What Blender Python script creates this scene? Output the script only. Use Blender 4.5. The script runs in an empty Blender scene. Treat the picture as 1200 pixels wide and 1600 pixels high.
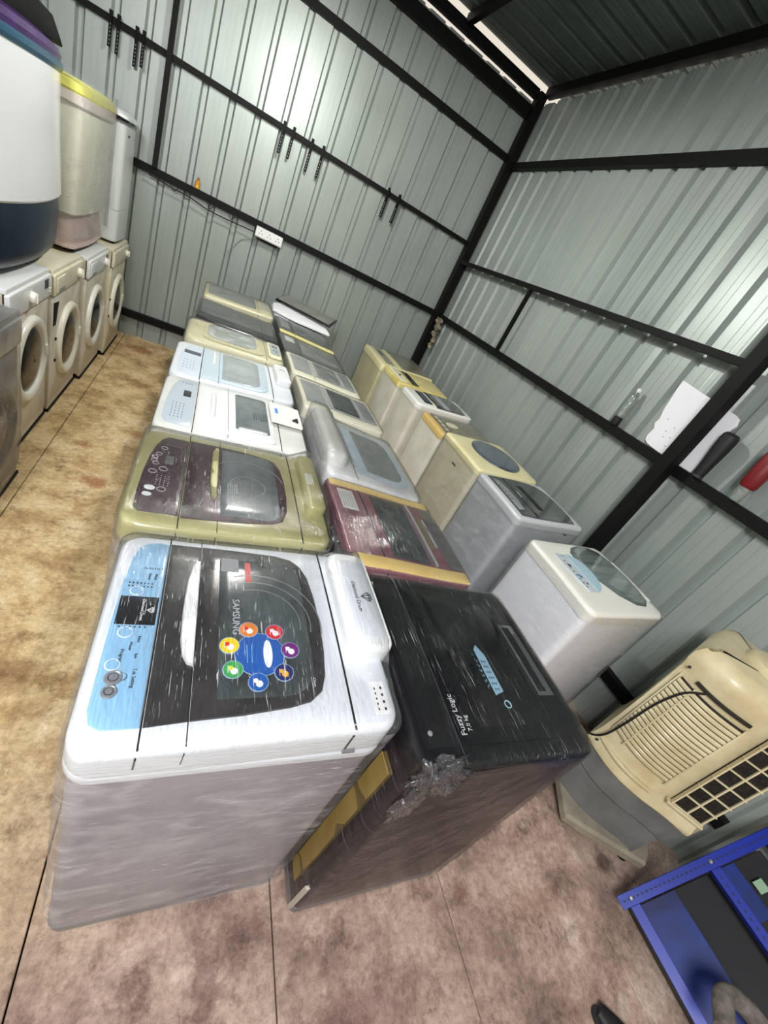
import bpy, math, random
from mathutils import Vector, Matrix, noise
random.seed(7)
S = bpy.context.scene
COL = S.collection
PI = math.pi

# ------------------------------------------------------------------ camera
cam_d = bpy.data.cameras.new('camera')
cam = bpy.data.objects.new('camera', cam_d); COL.objects.link(cam)
cam_d.sensor_fit = 'VERTICAL'; cam_d.sensor_height = 36.0
cam_d.lens = 645.726 / 1600 * 36
cam_d.clip_start = 0.02; cam_d.clip_end = 200
RX = (0.86482342, -0.27741731, 0.41847351)
RY = (0.18260576, -0.60261076, -0.77686254)
RZ = (0.46769176, 0.7482646, -0.4704939)
cam.matrix_world = Matrix(((RX[0], -RY[0], -RZ[0], 0.0),
                           (RX[1], -RY[1], -RZ[1], 0.0),
                           (RX[2], -RY[2], -RZ[2], 1.7),
                           (0, 0, 0, 1)))
S.camera = cam

# ------------------------------------------------------------------ world, lamps, exposure
w = bpy.data.worlds.new('daylight'); S.world = w; w.use_nodes = True
bg = w.node_tree.nodes['Background']
bg.inputs[0].default_value = (1.0, 0.91, 0.78, 1); bg.inputs[1].default_value = .6

def lamp(name, kind, loc, energy, color=(1, 1, 1), size=.1, rot=None, sy=None):
    d = bpy.data.lights.new(name, kind); d.energy = energy; d.color = color
    if kind == 'AREA':
        d.size = size
        if sy: d.shape = 'RECTANGLE'; d.size_y = sy
    else:
        d.shadow_soft_size = size
    o = bpy.data.objects.new(name, d); COL.objects.link(o); o.location = loc
    if rot: o.rotation_euler = rot
    return o
lamp('pendant_bulb', 'POINT', (0.42, 3.08, 2.86), 80, (1.0, 0.99, 0.95), .045)
lamp('entrance_fill', 'AREA', (-.95, -.9, 3.05), 112, (0.96, 0.95, 1.0), .9, (math.radians(24), math.radians(-22), 0), .9)  # added area fill standing in for light from the front opening

S.view_settings.view_transform = 'Standard'; S.view_settings.look = 'None'
S.view_settings.gamma = 1.0; S.view_settings.use_curve_mapping = False
S.view_settings.exposure = 0.50
S.render.film_transparent = False

# ------------------------------------------------------------------ materials
def lin(c):
    r = []
    for v in c:
        v = v / 255.0
        r.append(v / 12.92 if v <= .04045 else ((v + .055) / 1.055) ** 2.4)
    return tuple(r) + (1.0,)
MATS = {}
def P(name, rgb, rough=.4, metal=0., coat=0., spec=.5, rgb2=None, nscale=6., amt=1., bump=0., bscale=60., stretch=None, emis=0., alpha=1., contrast=(.35, .65)):
    if name in MATS: return MATS[name]
    m = bpy.data.materials.new(name); m.use_nodes = True; MATS[name] = m
    nt = m.node_tree; b = nt.nodes['Principled BSDF']
    b.inputs['Base Color'].default_value = lin(rgb)
    b.inputs['Roughness'].default_value = rough
    b.inputs['Metallic'].default_value = metal
    b.inputs['Coat Weight'].default_value = coat
    b.inputs['Coat Roughness'].default_value = .12
    b.inputs['Specular IOR Level'].default_value = spec
    if emis:
        b.inputs['Emission Color'].default_value = lin(rgb); b.inputs['Emission Strength'].default_value = emis
    tc = None
    def coords():
        tc = nt.nodes.new('ShaderNodeTexCoord'); mp = nt.nodes.new('ShaderNodeMapping')
        nt.links.new(tc.outputs['Object'], mp.inputs[0])
        if stretch: mp.inputs['Scale'].default_value = stretch
        return mp.outputs[0]
    if rgb2:
        v = coords()
        n = nt.nodes.new('ShaderNodeTexNoise'); n.inputs['Scale'].default_value = nscale; n.inputs['Detail'].default_value = 6
        n.inputs['Roughness'].default_value = .62
        nt.links.new(v, n.inputs[0])
        r = nt.nodes.new('ShaderNodeValToRGB'); r.color_ramp.elements[0].position = contrast[0]; r.color_ramp.elements[1].position = contrast[1]
        r.color_ramp.elements[0].color = lin(rgb); r.color_ramp.elements[1].color = lin(rgb2)
        nt.links.new(n.outputs[0], r.inputs[0]); nt.links.new(r.outputs[0], b.inputs['Base Color'])
    if bump:
        v = coords()
        n = nt.nodes.new('ShaderNodeTexNoise'); n.inputs['Scale'].default_value = bscale; n.inputs['Detail'].default_value = 4
        nt.links.new(v, n.inputs[0])
        bp = nt.nodes.new('ShaderNodeBump'); bp.inputs['Strength'].default_value = bump; bp.inputs['Distance'].default_value = .01
        nt.links.new(n.outputs[0], bp.inputs['Height']); nt.links.new(bp.outputs[0], b.inputs['Normal'])
    return m

def film(name, stretch, haze=.10, gloss=.5, tint=(235, 238, 240), bump=.6, scale=14., crease_glint=.75, detail=2.5, cloud=0.):
    """thin stretch wrap: clear, with glossy folds and glint streaks painted white along creases"""
    if name in MATS: return MATS[name]
    m = bpy.data.materials.new(name); m.use_nodes = True; MATS[name] = m
    nt = m.node_tree; nt.nodes.clear()
    N = nt.nodes.new; L = nt.links.new
    out = N('ShaderNodeOutputMaterial'); tr = N('ShaderNodeBsdfTransparent'); gl = N('ShaderNodeBsdfGlossy'); df = N('ShaderNodeBsdfDiffuse')
    tr.inputs[0].default_value = (.99, .99, .99, 1); gl.inputs['Roughness'].default_value = .09
    df.inputs[0].default_value = lin(tint)
    tc = N('ShaderNodeTexCoord'); mp = N('ShaderNodeMapping'); mp.inputs['Scale'].default_value = stretch
    L(tc.outputs['Object'], mp.inputs[0])
    n = N('ShaderNodeTexNoise'); n.inputs['Scale'].default_value = scale; n.inputs['Detail'].default_value = detail; n.inputs['Roughness'].default_value = .55
    n.inputs['Distortion'].default_value = .6
    L(mp.outputs[0], n.inputs[0])
    n2 = N('ShaderNodeTexNoise'); n2.inputs['Scale'].default_value = 5; n2.inputs['Detail'].default_value = 3
    L(tc.outputs['Object'], n2.inputs[0])
    bp = N('ShaderNodeBump'); bp.inputs['Strength'].default_value = bump; bp.inputs['Distance'].default_value = .012
    L(n.outputs[0], bp.inputs['Height']); L(bp.outputs[0], gl.inputs['Normal'])
    r = N('ShaderNodeValToRGB'); r.color_ramp.elements[0].position = .635; r.color_ramp.elements[1].position = .665
    L(n.outputs[0], r.inputs[0])
    r2 = N('ShaderNodeValToRGB'); r2.color_ramp.elements[0].position = .42; r2.color_ramp.elements[1].position = .68
    L(n2.outputs[0], r2.inputs[0])
    ml = N('ShaderNodeMath'); ml.operation = 'MULTIPLY'; L(r.outputs[0], ml.inputs[0]); L(r2.outputs[0], ml.inputs[1])
    hz = N('ShaderNodeMath'); hz.operation = 'MULTIPLY_ADD'; L(ml.outputs[0], hz.inputs[0]); hz.inputs[1].default_value = crease_glint; hz.inputs[2].default_value = haze  # white glints painted as diffuse streaks, on top of the film's haze
    if cloud:
        c1 = N('ShaderNodeTexNoise'); c1.inputs['Scale'].default_value = 4.5; c1.inputs['Detail'].default_value = 5; c1.inputs['Distortion'].default_value = 1.5
        mp2 = N('ShaderNodeMapping'); mp2.inputs['Scale'].default_value = (1, 1, 2.6); L(tc.outputs['Object'], mp2.inputs[0]); L(mp2.outputs[0], c1.inputs[0])
        c2 = N('ShaderNodeMapRange'); c2.inputs[1].default_value = .48; c2.inputs[2].default_value = .72; c2.inputs[4].default_value = cloud; L(c1.outputs[0], c2.inputs[0])
        ad = N('ShaderNodeMath'); L(hz.outputs[0], ad.inputs[0]); L(c2.outputs[0], ad.inputs[1]); hz = ad
    m1 = N('ShaderNodeMixShader'); L(hz.outputs[0], m1.inputs[0]); L(tr.outputs[0], m1.inputs[1]); L(df.outputs[0], m1.inputs[2])
    fr = N('ShaderNodeFresnel'); fr.inputs[0].default_value = 1.45; L(bp.outputs[0], fr.inputs[1])
    fm = N('ShaderNodeMath'); fm.operation = 'MULTIPLY_ADD'; L(fr.outputs[0], fm.inputs[0]); fm.inputs[1].default_value = gloss * 1.4; fm.inputs[2].default_value = .01
    fm.use_clamp = True
    m2 = N('ShaderNodeMixShader'); L(fm.outputs[0], m2.inputs[0]); L(m1.outputs[0], m2.inputs[1]); L(gl.outputs[0], m2.inputs[2])
    L(m2.outputs[0], out.inputs[0])
    return m

F_TOP = film('stretch_wrap', (24, 1.3, 8), .012, .5, bump=.4, crease_glint=.55)
F_SIDE = film('stretch_wrap_layered', (1.3, 1.3, 12), .04, .32, (245, 246, 248), bump=.45, crease_glint=.40, cloud=.16)
F_DARK = film('stretch_wrap_tight', (24, .55, 6), .004, .40, crease_glint=.36, bump=.22)

BLACK = P('black_paint', (9, 8, 8), .6, 0, 0, .2)
RUBBER = P('black_rubber', (14, 14, 15), .6)
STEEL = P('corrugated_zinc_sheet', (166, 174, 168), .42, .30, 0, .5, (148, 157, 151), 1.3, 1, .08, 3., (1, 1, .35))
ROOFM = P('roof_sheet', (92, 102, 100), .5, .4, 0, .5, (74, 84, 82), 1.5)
GLASSD = P('smoked_lid_glass', (48, 54, 54), .14, 0, .4, .5, (84, 92, 92), 9, 1, 0, 60, (1, .6, 1))
WHITE = P('white_enamel', (214, 219, 222), .3, 0, .25)
WHITEP = P('white_plastic', (224, 226, 224), .34, 0, .2)
CHROME = P('chrome_plastic', (200, 202, 204), .2, .8)

# ------------------------------------------------------------------ mesh helpers
def mkmesh(name, verts, faces, mat, sharp=32):
    me = bpy.data.meshes.new(name)
    me.from_pydata([tuple(v) for v in verts], [], faces)
    me.materials.append(mat); me.update()
    for p in me.polygons: p.use_smooth = True
    try: me.set_sharp_from_angle(angle=math.radians(sharp))
    except Exception: pass
    return me

def tagit(o, label=None, cat=None, group=None, kind=None):
    if label: o['label'] = label
    if cat: o['category'] = cat
    if group: o['group'] = group
    if kind: o['kind'] = kind

class Thing:
    def __init__(s, name, loc, label, cat, group=None, kind=None, rotz=0):
        s.o = bpy.data.objects.new(name, None); COL.objects.link(s.o)
        s.o.empty_display_size = .1
        s.o.location = loc; s.loc = Vector(loc); tagit(s.o, label, cat, group, kind)
        s.inv = Matrix.Rotation(-rotz, 4, 'Z') @ Matrix.Translation(-s.loc); s.o.rotation_euler = (0, 0, rotz)
    def add(s, name, vf, mat, parent=None, label=None, sharp=32, kind=None):
        """vf in world coordinates"""
        v, f = vf
        o = bpy.data.objects.new(name, mkmesh(name, [s.inv @ Vector(p) for p in v], f, mat, sharp))
        COL.objects.link(o); o.parent = parent or s.o
        if label: o['label'] = label
        if kind: o['kind'] = kind
        return o

def single(name, vf, mat, label, cat, group=None, kind=None, origin=None, sharp=32):
    v, f = vf
    if origin is None:
        xs = [p[0] for p in v]; ys = [p[1] for p in v]; zs = [p[2] for p in v]
        origin = ((min(xs) + max(xs)) / 2, (min(ys) + max(ys)) / 2, min(zs))
    og = Vector(origin)
    o = bpy.data.objects.new(name, mkmesh(name, [Vector(p) - og for p in v], f, mat, sharp))
    o.location = og; COL.objects.link(o); tagit(o, label, cat, group, kind)
    return o

def merge(*vfs):
    V = []; F = []
    for v, f in vfs:
        n = len(V); V += [tuple(p) for p in v]; F += [tuple(i + n for i in q) for q in f]
    return V, F

def xf(vf, M):
    return [tuple(M @ Vector(p)) for p in vf[0]], vf[1]

def rr(x0, x1, y0, y1, r=.02, n=5, sub=2, fixed=False):
    """rounded rectangle, counter-clockwise; r scalar or radii at (x1y1, x0y1, x0y0, x1y0)"""
    if not isinstance(r, (tuple, list)): r = (r,) * 4
    pts = []
    cs = [(x1, y1, -1, -1, 0), (x0, y1, 1, -1, PI / 2), (x0, y0, 1, 1, PI), (x1, y0, -1, 1, 3 * PI / 2)]
    for k, (cx, cy, sx, sy, a0) in enumerate(cs):
        q = max(r[k], 1e-4); ox = cx + sx * q; oy = cy + sy * q
        for i in range(n + 1):
            a = a0 + (PI / 2) * i / n
            pts.append((ox + q * math.cos(a), oy + q * math.sin(a)))
    out = []
    N = len(pts)
    for i in range(N):
        a = pts[i]; b = pts[(i + 1) % N]; out.append(a)
        d = math.hypot(b[0] - a[0], b[1] - a[1])
        if d > .06:
            m = sub + 1 if fixed else min(sub + 1, int(d / .04) + 1)
            for j in range(1, m): out.append((a[0] + (b[0] - a[0]) * j / m, a[1] + (b[1] - a[1]) * j / m))
    return out

def ell(cx, cy, rx, ry, n=24):
    return [(cx + rx * math.cos(2 * PI * i / n), cy + ry * math.sin(2 * PI * i / n)) for i in range(n)]

def inset(pts, d):
    N = len(pts); out = []
    for i in range(N):
        a = pts[i - 1]; b = pts[i]; c = pts[(i + 1) % N]
        t = (c[0] - a[0], c[1] - a[1]); l = math.hypot(*t) or 1
        out.append((b[0] - t[1] / l * d, b[1] + t[0] / l * d))
    return out

def crown(pts, f, t0, t1, bev=.003, seg=2, rings=4, M=None):
    """solid slab over outline pts whose top follows height function f (rounded edge)"""
    if not callable(f):
        c = f; f = lambda x, y: c
    V = []; F = []; N = len(pts)
    loops = []
    bot = [(x, y, f(x, y) + t0) for x, y in pts]; loops.append(bot)
    for k in range(seg + 1):
        a = PI / 2 * k / seg
        ins = inset(pts, bev * (1 - math.cos(a)))
        loops.append([(x, y, f(x, y) + t1 - bev * (1 - math.sin(a))) for x, y in ins])
    base = inset(pts, bev)
    cx = sum(p[0] for p in base) / N; cy = sum(p[1] for p in base) / N
    for k in range(1, rings):
        s = 1 - k / rings
        loops.append([(cx + (x - cx) * s, cy + (y - cy) * s, 0) for x, y in base])
        loops[-1] = [(x, y, f(x, y) + t1) for x, y, _ in loops[-1]]
    for lp in loops: V += lp
    for k in range(len(loops) - 1):
        for i in range(N):
            j = (i + 1) % N; F.append((k * N + i, k * N + j, (k + 1) * N + j, (k + 1) * N + i))
    V.append((cx, cy, f(cx, cy) + t1)); c = len(V) - 1; k = (len(loops) - 1) * N
    for i in range(N): F.append((k + i, k + (i + 1) % N, c))
    V.append((sum(p[0] for p in loops[0]) / N, sum(p[1] for p in loops[0]) / N, sum(p[2] for p in loops[0]) / N)); c = len(V) - 1
    for i in range(N): F.append(((i + 1) % N, i, c))
    if M is not None: V = [tuple(M @ Vector(p)) for p in V]
    return V, F

def loft(loops, cap=True, M=None):
    N = len(loops[0]); V = []; F = []
    for lp in loops: V += [tuple(p) for p in lp]
    for k in range(len(loops) - 1):
        for i in range(N):
            j = (i + 1) % N; F.append((k * N + i, k * N + j, (k + 1) * N + j, (k + 1) * N + i))
    if cap:
        k = (len(loops) - 1) * N
        if N <= 4:
            F.append(tuple(range(N - 1, -1, -1))); F.append(tuple(range(k, k + N)))
        else:
            for st, lp, fl in ((0, loops[0], True), (k, loops[-1], False)):
                V.append(tuple(sum(p[q] for p in lp) / N for q in range(3))); c = len(V) - 1
                for i in range(N):
                    a, b_ = st + i, st + (i + 1) % N
                    F.append((b_, a, c) if fl else (a, b_, c))
    if M is not None: V = [tuple(M @ Vector(p)) for p in V]
    return V, F

def box(x0, x1, y0, y1, z0, z1, b=.004):
    b = min(b, (x1 - x0) * .45, (y1 - y0) * .45, (z1 - z0) * .45)
    def q(i, z): return [(x0 + i, y0 + i, z), (x1 - i, y0 + i, z), (x1 - i, y1 - i, z), (x0 + i, y1 - i, z)]
    return loft([q(b, z0), q(0, z0 + b), q(0, z1 - b), q(b, z1)])

def bar(a, b, wdt, hgt, up=(0, 0, 1)):
    """box beam from a to b"""
    a = Vector(a); b = Vector(b); d = (b - a).normalized(); s = d.cross(Vector(up)).normalized(); u = s.cross(d)
    def q(p, k): return [tuple(p + s * sx * (wdt / 2 - k) + u * sy * (hgt / 2 - k)) for sx, sy in ((1, -1), (1, 1), (-1, 1), (-1, -1))]
    return loft([q(a, 0), q(b, 0)])

def tube(pts, r, n=8, closed=False, rad=None):
    pts = [Vector(p) for p in pts]; L = []
    for i, p in enumerate(pts):
        if closed: t = pts[(i + 1) % len(pts)] - pts[i - 1]
        else: t = pts[min(i + 1, len(pts) - 1)] - pts[max(i - 1, 0)]
        t.normalize(); ref = Vector((0, 0, 1)) if abs(t.z) < .9 else Vector((1, 0, 0))
        s = t.cross(ref).normalized(); u = s.cross(t)
        rr_ = rad[i] if rad else r
        L.append([tuple(p + (s * math.cos(2 * PI * k / n) + u * math.sin(2 * PI * k / n)) * rr_) for k in range(n)])
    if closed: L.append(L[0]); return loft(L, cap=False)
    return loft(L)

def curve_pts(ctrl, n=8):
    """catmull-rom through control points"""
    c = [Vector(p) for p in ctrl]; c = [c[0] * 2 - c[1]] + c + [c[-1] * 2 - c[-2]]; out = []
    for i in range(1, len(c) - 2):
        for k in range(n):
            t = k / n; p0, p1, p2, p3 = c[i - 1:i + 3]
            out.append(.5 * ((2 * p1) + (-p0 + p2) * t + (2 * p0 - 5 * p1 + 4 * p2 - p3) * t * t + (-p0 + 3 * p1 - 3 * p2 + p3) * t ** 3))
    out.append(c[-2]); return out

def lathe(prof, M=None, n=24):
    L = [[(r * math.cos(2 * PI * k / n), r * math.sin(2 * PI * k / n), z) for k in range(n)] for r, z in prof]
    return loft(L, True, M)

def ring_faces(outer, inner):
    pass

def text_vf(txt, size, M, depth=.0006):
    cu = bpy.data.curves.new('t', 'FONT'); cu.body = txt; cu.size = size; cu.extrude = depth; cu.align_x = 'CENTER'; cu.align_y = 'CENTER'
    cu.resolution_u = 2
    ob = bpy.data.objects.new('t', cu)
    me = ob.to_mesh()
    V = [tuple(M @ v.co) for v in me.vertices]; F = [tuple(p.vertices) for p in me.polygons]
    ob.to_mesh_clear(); bpy.data.objects.remove(ob); bpy.data.curves.remove(cu)
    return V, F

def rotM(loc, xdir, ydir):
    x = Vector(xdir).normalized(); y = Vector(ydir); z = x.cross(y).normalized(); y = z.cross(x)
    return Matrix(((x.x, y.x, z.x, loc[0]), (x.y, y.y, z.y, loc[1]), (x.z, y.z, z.z, loc[2]), (0, 0, 0, 1)))

# ------------------------------------------------------------------ room shell
XR = 2.52; YB = 5.06; XL = -1.75; YF = -2.6; ZT = 3.56
PITCH = .213
def profile(t):
    """outward depth of the sheet at distance t along it"""
    u = t % PITCH
    d = 0.0
    c = .1065
    a = abs(u - c)
    if a < .016: d = .034
    elif a < .031: d = .034 * (.031 - a) / .015
    for k in (.022, PITCH - .022):
        if abs(u - k) < .005: d = max(d, .0022)
    return d
def prof_ts(t0, t1):
    ks = [0, .0168, .0172, .0268, .0272, .0755, .0905, .1225, .1375, .1858, .1862, .1958, .1962]
    ts = [t0]
    n0 = int(math.floor(t0 / PITCH)) - 1; n1 = int(math.ceil(t1 / PITCH)) + 1
    for n in range(n0, n1):
        for k in ks:
            t = n * PITCH + k
            if t0 + 1e-4 < t < t1 - 1e-4: ts.append(t)
    ts.append(t1); return ts
def sheet(t0, t1, h0, h1, place, th=.0015, jag=0):
    """corrugated sheet; place(t, h, d) -> world point"""
    ts = prof_ts(t0, t1); V = []; F = []
    for t in ts:
        d = profile(t)
        V += [place(t, h0, d), place(t, h1 + (random.uniform(-jag, jag) if jag else 0), d), place(t, h0, d + th), place(t, h1, d + th)]
    for i in range(len(ts) - 1):
        a = i * 4; b = a + 4
        F += [(a, b, b + 1, a + 1), (a + 3, b + 3, b + 2, a + 2), (a + 1, b + 1, b + 3, a + 3), (a + 2, b + 2, b, a)]
    return V, F
def wall(name, label, spans, h0, h1, place, mat=STEEL, jag=0):
    T = Thing(name, place(spans[0], h0, 0), None, None, None, 'structure')
    for i in range(len(spans) - 1):
        ov = .012 if i % 2 else 0
        T.add('corrugated_sheet', sheet(spans[i] - ov, spans[i + 1] + ov, h0, h1, lambda t, h, d, k=(i % 2) * .002: place(t, h, d + k), jag=jag), mat, sharp=20)
    return T
# pitches lined up with the ribs seen on the photograph
OFFB = .053 - .1065
wall('wall_back', '', [OFFB + PITCH * k for k in (-8, -3, 2, 7, 12)], 0.0, ZT - .03, lambda t, h, d: (t + OFFB * 0, YB + d, h) if t < 99 else 0)
wall('wall_right', '', [YF + .02, -1.55, -.485, .58, 1.645, 2.71, 3.775, YB], 0.0, ZT - .01, lambda t, h, d: (XR + d, t, h), jag=.012)
wall('wall_left', '', [YF, -.9, 1.1, 3.1, YB], 0.0, ZT, lambda t, h, d: (XL - d, t, h))
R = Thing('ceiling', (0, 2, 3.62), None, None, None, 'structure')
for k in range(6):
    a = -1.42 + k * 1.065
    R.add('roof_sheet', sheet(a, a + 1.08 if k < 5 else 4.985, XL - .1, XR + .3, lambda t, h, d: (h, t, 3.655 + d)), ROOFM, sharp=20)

T = Thing('light_blocker', (0.42, 3.08, 2.86), 'unseen flat white disc added above the bulb to block its upward light', 'light blocker')  # out-of-view disc and cord, added to keep the upper walls dark
T.add('shade', lathe([(.03, 2.945), (.25, 2.905), (.262, 2.902), (.25, 2.909), (.03, 2.95)], Matrix.Translation((.42, 3.08, 0)), 32), P('blocker_white', (210, 210, 205), .5))
T.add('blocker_cord', tube([(.42, 3.08, 2.94), (.42, 3.08, 3.655)], .004, 6), BLACK)

# concrete floor in cast strips with recessed joints
def floor_mat():
    m = bpy.data.materials.new('stained_concrete'); m.use_nodes = True; nt = m.node_tree; b = nt.nodes['Principled BSDF']
    N = nt.nodes.new; L = nt.links.new
    g = N('ShaderNodeNewGeometry')
    def noise_(scale, det=6, rough=.6, dist=0., st=None):
        n = N('ShaderNodeTexNoise'); n.inputs['Scale'].default_value = scale; n.inputs['Detail'].default_value = det
        n.inputs['Roughness'].default_value = rough; n.inputs['Distortion'].default_value = dist
        if st:
            mp = N('ShaderNodeMapping'); mp.inputs['Scale'].default_value = st; L(g.outputs['Position'], mp.inputs[0]); L(mp.outputs[0], n.inputs[0])
        else: L(g.outputs['Position'], n.inputs[0])
        return n
    def ramp(src, stops):
        r = N('ShaderNodeValToRGB'); cr = r.color_ramp
        while len(cr.elements) < len(stops): cr.elements.new(.5)
        for e, (p, c) in zip(cr.elements, stops): e.position = p; e.color = lin(c) if len(c) == 3 else c
        L(src, r.inputs[0]); return r
    def mix(fac, a, bb, mode='MIX'):
        x = N('ShaderNodeMix'); x.data_type = 'RGBA'; x.blend_type = mode
        if hasattr(fac, 'default_value') or hasattr(fac, 'links'): L(fac, x.inputs[0])
        else: x.inputs[0].default_value = fac
        L(a, x.inputs[6]); L(bb, x.inputs[7]); return x.outputs[2]
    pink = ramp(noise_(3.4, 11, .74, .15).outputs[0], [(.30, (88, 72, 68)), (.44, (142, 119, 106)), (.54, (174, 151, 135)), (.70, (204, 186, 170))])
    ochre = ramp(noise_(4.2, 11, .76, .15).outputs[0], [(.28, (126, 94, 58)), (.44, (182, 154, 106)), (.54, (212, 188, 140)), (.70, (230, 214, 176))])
    # ochre tone mixes in towards the rear left, pinkish tone at the front
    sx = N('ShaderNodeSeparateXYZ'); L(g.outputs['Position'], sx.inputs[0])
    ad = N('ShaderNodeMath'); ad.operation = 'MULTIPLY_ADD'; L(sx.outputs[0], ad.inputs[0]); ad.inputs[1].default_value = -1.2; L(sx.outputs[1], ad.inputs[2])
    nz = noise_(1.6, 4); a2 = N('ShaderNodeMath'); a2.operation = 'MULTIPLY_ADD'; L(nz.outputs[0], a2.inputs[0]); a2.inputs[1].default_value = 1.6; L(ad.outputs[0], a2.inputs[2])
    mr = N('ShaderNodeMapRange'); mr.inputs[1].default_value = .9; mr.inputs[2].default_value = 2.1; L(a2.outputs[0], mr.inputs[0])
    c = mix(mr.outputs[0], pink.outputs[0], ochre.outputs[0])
    st = ramp(noise_(6.5, 11, .78, .3).outputs[0], [(.36, (.30, .22, .20, 1)), (.46, (1, 1, 1, 1))])
    c = mix(.7, c, st.outputs[0], 'MULTIPLY')
    rust = ramp(noise_(1.9, 9, .75, .3, (1, 1.3, 1)).outputs[0], [(.60, (1, 1, 1, 1)), (.72, (.62, .40, .30, 1))])
    c = mix(.6, c, rust.outputs[0], 'MULTIPLY')
    pale = ramp(noise_(3.3, 11, .78, .8).outputs[0], [(.58, (0, 0, 0, 1)), (.70, (.20, .18, .17, 1))])
    c = mix(1.0, c, pale.outputs[0], 'ADD')
    wob = noise_(16, 9, .75).outputs[0]
    for (px, py, rx, ry, col, k) in [(-.37, 2.37, .07, .06, (.52, .30, .22), .9), (-.50, 2.75, .05, .04, (.60, .42, .30), .7), (-.36, 3.9, .10, .07, (.55, .40, .28), .8), (-.47, 4.72, .16, .09, (.58, .36, .26), .9), (-.30, 4.45, .12, .06, (.62, .42, .30), .7),
                                     (-.36, 1.12, .09, .07, (.50, .40, .36), .8), (.33, .19, .045, .09, (.45, .40, .40), .85), (.40, .28, .10, .05, (.58, .52, .50), .7), (1.22, .22, .035, .04, (.50, .36, .32), .9), (2.03, .17, .05, .05, (.28, .25, .22), .9),
                                     (-.05, .12, .16, .14, (.50, .40, .42), .7), (.75, .02, .16, .10, (.66, .52, .58), .7), (-.52, 3.3, .05, .03, (.6, .42, .3), .8), (1.55, .12, .14, .06, (.80, .66, .60), .7), (-.25, 3.05, .06, .05, (.62, .46, .34), .7)]:
        vs = N('ShaderNodeVectorMath'); vs.operation = 'SUBTRACT'; L(g.outputs['Position'], vs.inputs[0]); vs.inputs[1].default_value = (px, py, 0)
        vm = N('ShaderNodeVectorMath'); vm.operation = 'MULTIPLY'; L(vs.outputs[0], vm.inputs[0]); vm.inputs[1].default_value = (1 / rx, 1 / ry, 0)
        vl = N('ShaderNodeVectorMath'); vl.operation = 'LENGTH'; L(vm.outputs[0], vl.inputs[0])
        sb = N('ShaderNodeMath'); sb.operation = 'MULTIPLY_ADD'; L(wob, sb.inputs[0]); sb.inputs[1].default_value = 3.2; L(vl.outputs['Value'], sb.inputs[2])
        mr2 = N('ShaderNodeMapRange'); mr2.inputs[1].default_value = 2.9; mr2.inputs[2].default_value = 2.1; mr2.inputs[4].default_value = k; L(sb.outputs[0], mr2.inputs[0])
        x = N('ShaderNodeMix'); x.data_type = 'RGBA'; x.blend_type = 'MULTIPLY'; L(mr2.outputs[0], x.inputs[0]); L(c, x.inputs[6]); x.inputs[7].default_value = col + (1,); c = x.outputs[2]
    fine = ramp(noise_(45, 6, .8).outputs[0], [(.35, (.55, .52, .50, 1)), (.58, (1, 1, 1, 1))])
    c = mix(.8, c, fine.outputs[0], 'MULTIPLY')
    L(c, b.inputs['Base Color']); b.inputs['Roughness'].default_value = .82
    bp = N('ShaderNodeBump'); bp.inputs['Strength'].default_value = .45; bp.inputs['Distance'].default_value = .006
    L(noise_(28, 8, .7).outputs[0], bp.inputs['Height']); L(bp.outputs[0], b.inputs['Normal'])
    return m
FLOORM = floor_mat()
FT = Thing('floor', (0, 1.5, 0), None, None, None, 'structure')
FT.add('ground_bed', box(XL - .3, XR + .4, YF - .4, YB + .4, -.12, -.03), P('joint_dirt', (58, 46, 40), .95))
xs = [XL - .1, -.655, -.098, .520, 1.148, 1.832, XR + .1]
ys = [YF - .2, 4.17, YB + .1]
for i in range(len(xs) - 1):
    for j in range(len(ys) - 1):
        g = .0022
        if i in (0, 1) and j == 0: pass
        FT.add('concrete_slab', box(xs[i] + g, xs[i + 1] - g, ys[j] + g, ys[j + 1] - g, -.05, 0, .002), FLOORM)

# ------------------------------------------------------------------ steel frame
def member(name, a, b, wd, h, label, up=(0, 0, 1), group=None):
    a = Vector(a); vf = bar(a, b, wd, h, up)
    return single(name, vf, BLACK, label, 'beam' if name != 'steel_post' else 'post', group)
yb = YB - .028
member('steel_girt', (XL + .05, yb, .225), (XR - .11, yb, .225), .05, .065, 'black steel rail low on the back wall just above the floor')
member('steel_girt', (XL + .05, yb, 1.475), (XR - .11, yb, 1.475), .05, .06, 'black steel rail across the back wall carrying the white socket board')
member('steel_girt', (XL + .05, yb, 2.25), (XR - .11, yb, 2.25), .045, .038, 'thin black steel rail on the back wall with slotted brackets hanging from it')
member('steel_girt', (XL + .05, yb, 3.055), (XR - .11, yb, 3.055), .05, .055, 'black steel rail across the upper back wall above the brackets')
member('steel_girt', (XL + .05, yb - .01, 3.435), (XR - .11, yb - .01, 3.435), .06, .10, 'thick black eaves beam along the top of the back wall')
member('steel_girt', (XL + .05, yb - .02, 3.575), (XR - .11, yb - .02, 3.575), .06, .07, 'topmost black beam at the back just under the roof gap')
member('steel_post', (XR - .06, YB - .06, 0), (XR - .06, YB - .06, 3.6), .09, .09, 'black steel corner post where back and right walls meet', (0, 1, 0))
member('steel_post', (-.585, yb - .045, 1.505), (-.585, yb - .045, 3.385), .038, .038, 'slim black post rising from the socket rail on the back wall', (0, 1, 0))
xr = XR - .03
member('steel_girt', (xr, YF + .1, 1.47), (xr, YB - .11, 1.47), .05, .06, 'black steel rail at chest height along the right wall holding the bottle')
member('steel_girt', (xr - .055, 1.45, 2.065), (xr - .055, YB - .11, 2.065), .035, .038, 'thin black rail standing off the right wall between post and corner')
member('steel_girt', (xr, YF + .1, 3.01), (xr, YB - .11, 3.01), .05, .06, 'black steel rail high across the right wall')
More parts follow.
